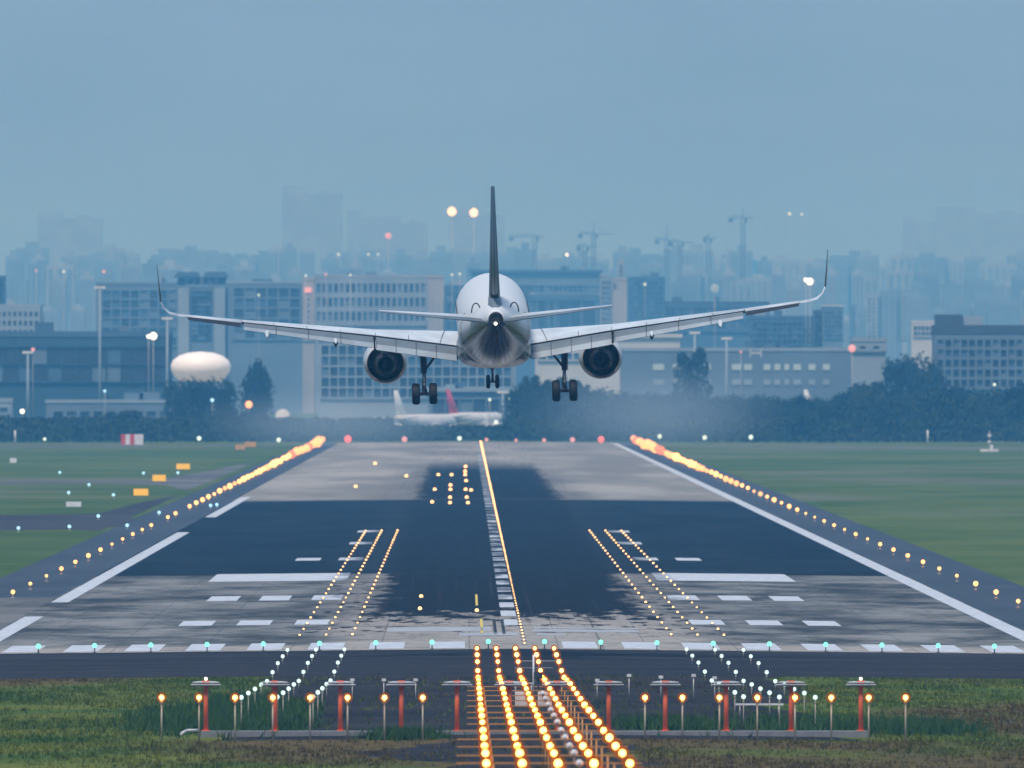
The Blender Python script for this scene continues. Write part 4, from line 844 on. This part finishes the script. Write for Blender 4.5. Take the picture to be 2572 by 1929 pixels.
crowns = [crown(46, 1, 0, M['leaf']), crown(52, 1.2, 0, M['leaf2']), crown(60, 1.4, 0, M['leaf']), crown(40, 1.6, 0, M['leaf2']), crown(44, 1, 1, M['leaf'])]
PROF = [(-80,1078),(0,1085),(120,1080),(150,1058),(190,1040),(250,1042),(262,1060),(275,1034),(330,1028),(370,1040),(400,1062),(440,1066),(480,1052),(520,1030),(570,1022),(640,1040),(700,1058),(760,1062),(860,1066),(980,1072),(1000,1080),(1270,1080),(1290,1010),(1310,950),(1340,936),(1380,948),(1420,940),(1460,962),(1520,975),(1600,985),(1690,988),(1800,992),(1960,996),(2060,1000),(2110,1004),(2140,975),(2170,958),(2220,962),(2240,975),(2300,992),(2330,975),(2350,962),(2400,966),(2440,990),(2500,980),(2540,968),(2660,965)]
def prof(x):
    for (a, c) in zip(PROF, PROF[1:]):
        if a[0] <= x <= c[0]: return a[1] + (c[1]-a[1])*(x-a[0])/(c[0]-a[0])
    return 1060
spots = []
x = -70.0
while x < 2650:
    for row in range(2):
        xx = x + random.uniform(-8, 8); Yd = random.uniform(4900, 5060) if row == 0 else random.uniform(5080, 5240)
        yt = prof(xx) + (random.uniform(6, 34) if row == 0 else random.uniform(-2, 12)); spots.append((xx, Yd, yt, 4 if 1300 < xx < 1480 and row else random.choice((0,1,2,3))))
    x += random.uniform(17, 26)
for xx in (436, 458, 480, 505, 530, 555, 570): spots.append((xx, 5380, 950 + random.uniform(-6, 10), 2))
for xx in (2238, 2262, 2290, 2318, 2340): spots.append((xx, 5350, 888 + random.uniform(0, 26), random.choice((0, 2))))
for xx in (1718, 1736, 1754): spots.append((xx, 5420, 874 + random.uniform(0, 30), 4))
for xx in (640, 655): spots.append((xx, 5500, 908, 2))
spots.sort()
for i, (xx, Yd, yt, k) in enumerate(spots):
    p = P(xx, yt, Yd); h = p.z + .385; o = thing('conifer_tree' if k == 4 else 'tree', f'{"pointed conifer" if k == 4 else "bushy tree"} beyond the runway, {ordw(i+1)} from the left', 'tree', (p.x, p.y, -.385), 'trees beyond the runway')
    o.rotation_euler = (0, 0, random.random()*6.28)
    wsc = h*random.uniform(.85, 1.25) if h > 5 else h*1.5
    if yt < 965 and k != 4: wsc *= .45
    if k == 4: wsc = h*.5
    for nm, me in (('trunk', trunk), ('crown', crowns[k])): c = put(nm, me, o); c.scale = (wsc, wsc, h*1.02)
# undergrowth belt: uncountable
b = MB(); rnd = random.Random(8)
for i in range(26000):
    Yd = rnd.uniform(4880, 5120); px = rnd.uniform(-90, 2670); x = (px-HX)*Yd/FPX; hmax = 3.4 if 990 < px < 1280 else 5.2
    z = rnd.random()**1.2*hmax; c = Vector((x, Yd, z-.385)); u = Vector((rnd.gauss(0,1), rnd.gauss(0,1), rnd.gauss(0,1))).normalized(); w = u.orthogonal().normalized(); sz = rnd.uniform(.3,.65); b.face([c-u*sz, c+w*sz, c+u*sz, c-w*sz])
tag(b.build('undergrowth', M['leaf']), 'dark undergrowth at the foot of the trees beyond the runway', 'undergrowth', None, 'stuff')

# ---------------------------------------------------------------- near grass
def tufts(name, m, n, fn, h0, h1, label, seed, wd=.02):
    b = MB(); rnd = random.Random(seed)
    for i in range(n):
        r = fn(rnd)
        if r is None: continue
        x, y = r; z = gz(x)
        for k in range(4):
            a = rnd.random()*6.283; h = rnd.uniform(h0, h1); lx, ly = rnd.gauss(0, .35)*h, rnd.gauss(0, .35)*h; bx, by = x + rnd.gauss(0,.12), y + rnd.gauss(0,.12); cx_, sx_ = math.cos(a)*wd, math.sin(a)*wd
            b.face([(bx-cx_, by-sx_, z), (bx+cx_, by+sx_, z), (bx+lx, by+ly, z+h)])
    return tag(b.build(name, m), label, 'grass', None, 'stuff')
def fld(rnd):
    y = rnd.uniform(790, 1092); x = rnd.uniform(-26, 32)
    if abs(x - 2) < 15.5 and 904 < y < 918: return None
    if abs(x - CL) < 12.5 and y > 912 and rnd.random() < .80: return None
    if abs(x - CL + .7) < 5 and y < 905 and rnd.random() < .7: return None
    if math.sin(x*.35 + 1.3*math.sin(y*.05)) + math.sin(y*.09 + x*.15) < -.7 and rnd.random() < .7: return None
    return x, y
tufts('grass', M['blade'], 30000, fld, .07, .22, 'short green and brown grass in the foreground', 1, .03)
def weeds(rnd):
    c = rnd.choice(((-12.3, 955, 1.6, 18), (-11.0, 940, .9, 10), (-10.3, 990, 1.2, 20), (15.0, 940, 1.8, 9), (19.5, 935, 1.4, 8), (-8, 960, .7, 20), (9.0, 935, 1.3, 7), (-2.6, 906, .7, 2)))
    return rnd.gauss(c[0], c[2]), rnd.gauss(c[1], c[3])
tufts('weeds', M['blade2'], 5200, weeds, .2, .6, 'tall dark weeds round the antenna posts', 2, .035)

# ---------------------------------------------------------------- haze
b = MB(); b.box(-2650, 2650, -450, 25100, -1.6, 205)
hz_ = bpy.data.materials.new('haze_air'); hz_.use_nodes = True; n = hz_.node_tree; n.nodes.clear()
ho = n.nodes.new('ShaderNodeOutputMaterial'); hv = n.nodes.new('ShaderNodeVolumePrincipled')
hv.inputs['Color'].default_value = (.13, .53, 1.0, 1); hv.inputs['Absorption Color'].default_value = (1, 1, 1, 1); hv.inputs['Density'].default_value = 1.02e-4; hv.inputs['Anisotropy'].default_value = 0.0
n.links.new(hv.outputs[0], ho.inputs['Volume'])
try: hz_.cycles.homogeneous_volume = True
except Exception: pass
tag(b.build('haze', hz_), 'thin blue evening haze over the airfield and city', 'haze', None, 'stuff')

# low drifting exhaust mist behind the landing aircraft, over the far end of the runway
mm = bpy.data.materials.new('mist_air'); mm.use_nodes = True; n = mm.node_tree; n.nodes.clear()
ho = n.nodes.new('ShaderNodeOutputMaterial'); hv = n.nodes.new('ShaderNodeVolumePrincipled'); otc = n.nodes.new('ShaderNodeTexCoord'); ln = n.nodes.new('ShaderNodeVectorMath'); ln.operation = 'LENGTH'
mr_ = n.nodes.new('ShaderNodeMapRange'); mr_.interpolation_type = 'SMOOTHSTEP'; mr_.inputs[1].default_value = 1.0; mr_.inputs[2].default_value = .05; mr_.inputs[3].default_value = 0; mr_.inputs[4].default_value = 4.2e-3
hv.inputs['Color'].default_value = (.62, .82, 1.0, 1); hv.inputs['Absorption Color'].default_value = (1, 1, 1, 1)
n.links.new(otc.outputs['Object'], ln.inputs[0]); n.links.new(ln.outputs['Value'], mr_.inputs[0]); n.links.new(mr_.outputs[0], hv.inputs['Density']); n.links.new(hv.outputs[0], ho.inputs['Volume'])
b = MB(); b.ball((0, 0, 0), 1, 24, 14); me = b.mesh('mist', mm)
for (px, py, Yd, rx, ry, rz, w) in ((835, 1060, 4650, 34, 150, 9, 'left of the landing gear'), (1640, 1035, 4650, 34, 150, 12, 'right of the landing gear')):
    c = P(px, py, Yd); o = put('exhaust_mist', me, None, c); o.scale = (rx, ry, rz); tag(o, 'pale exhaust mist over the far runway end, ' + w, 'mist', None, 'stuff')
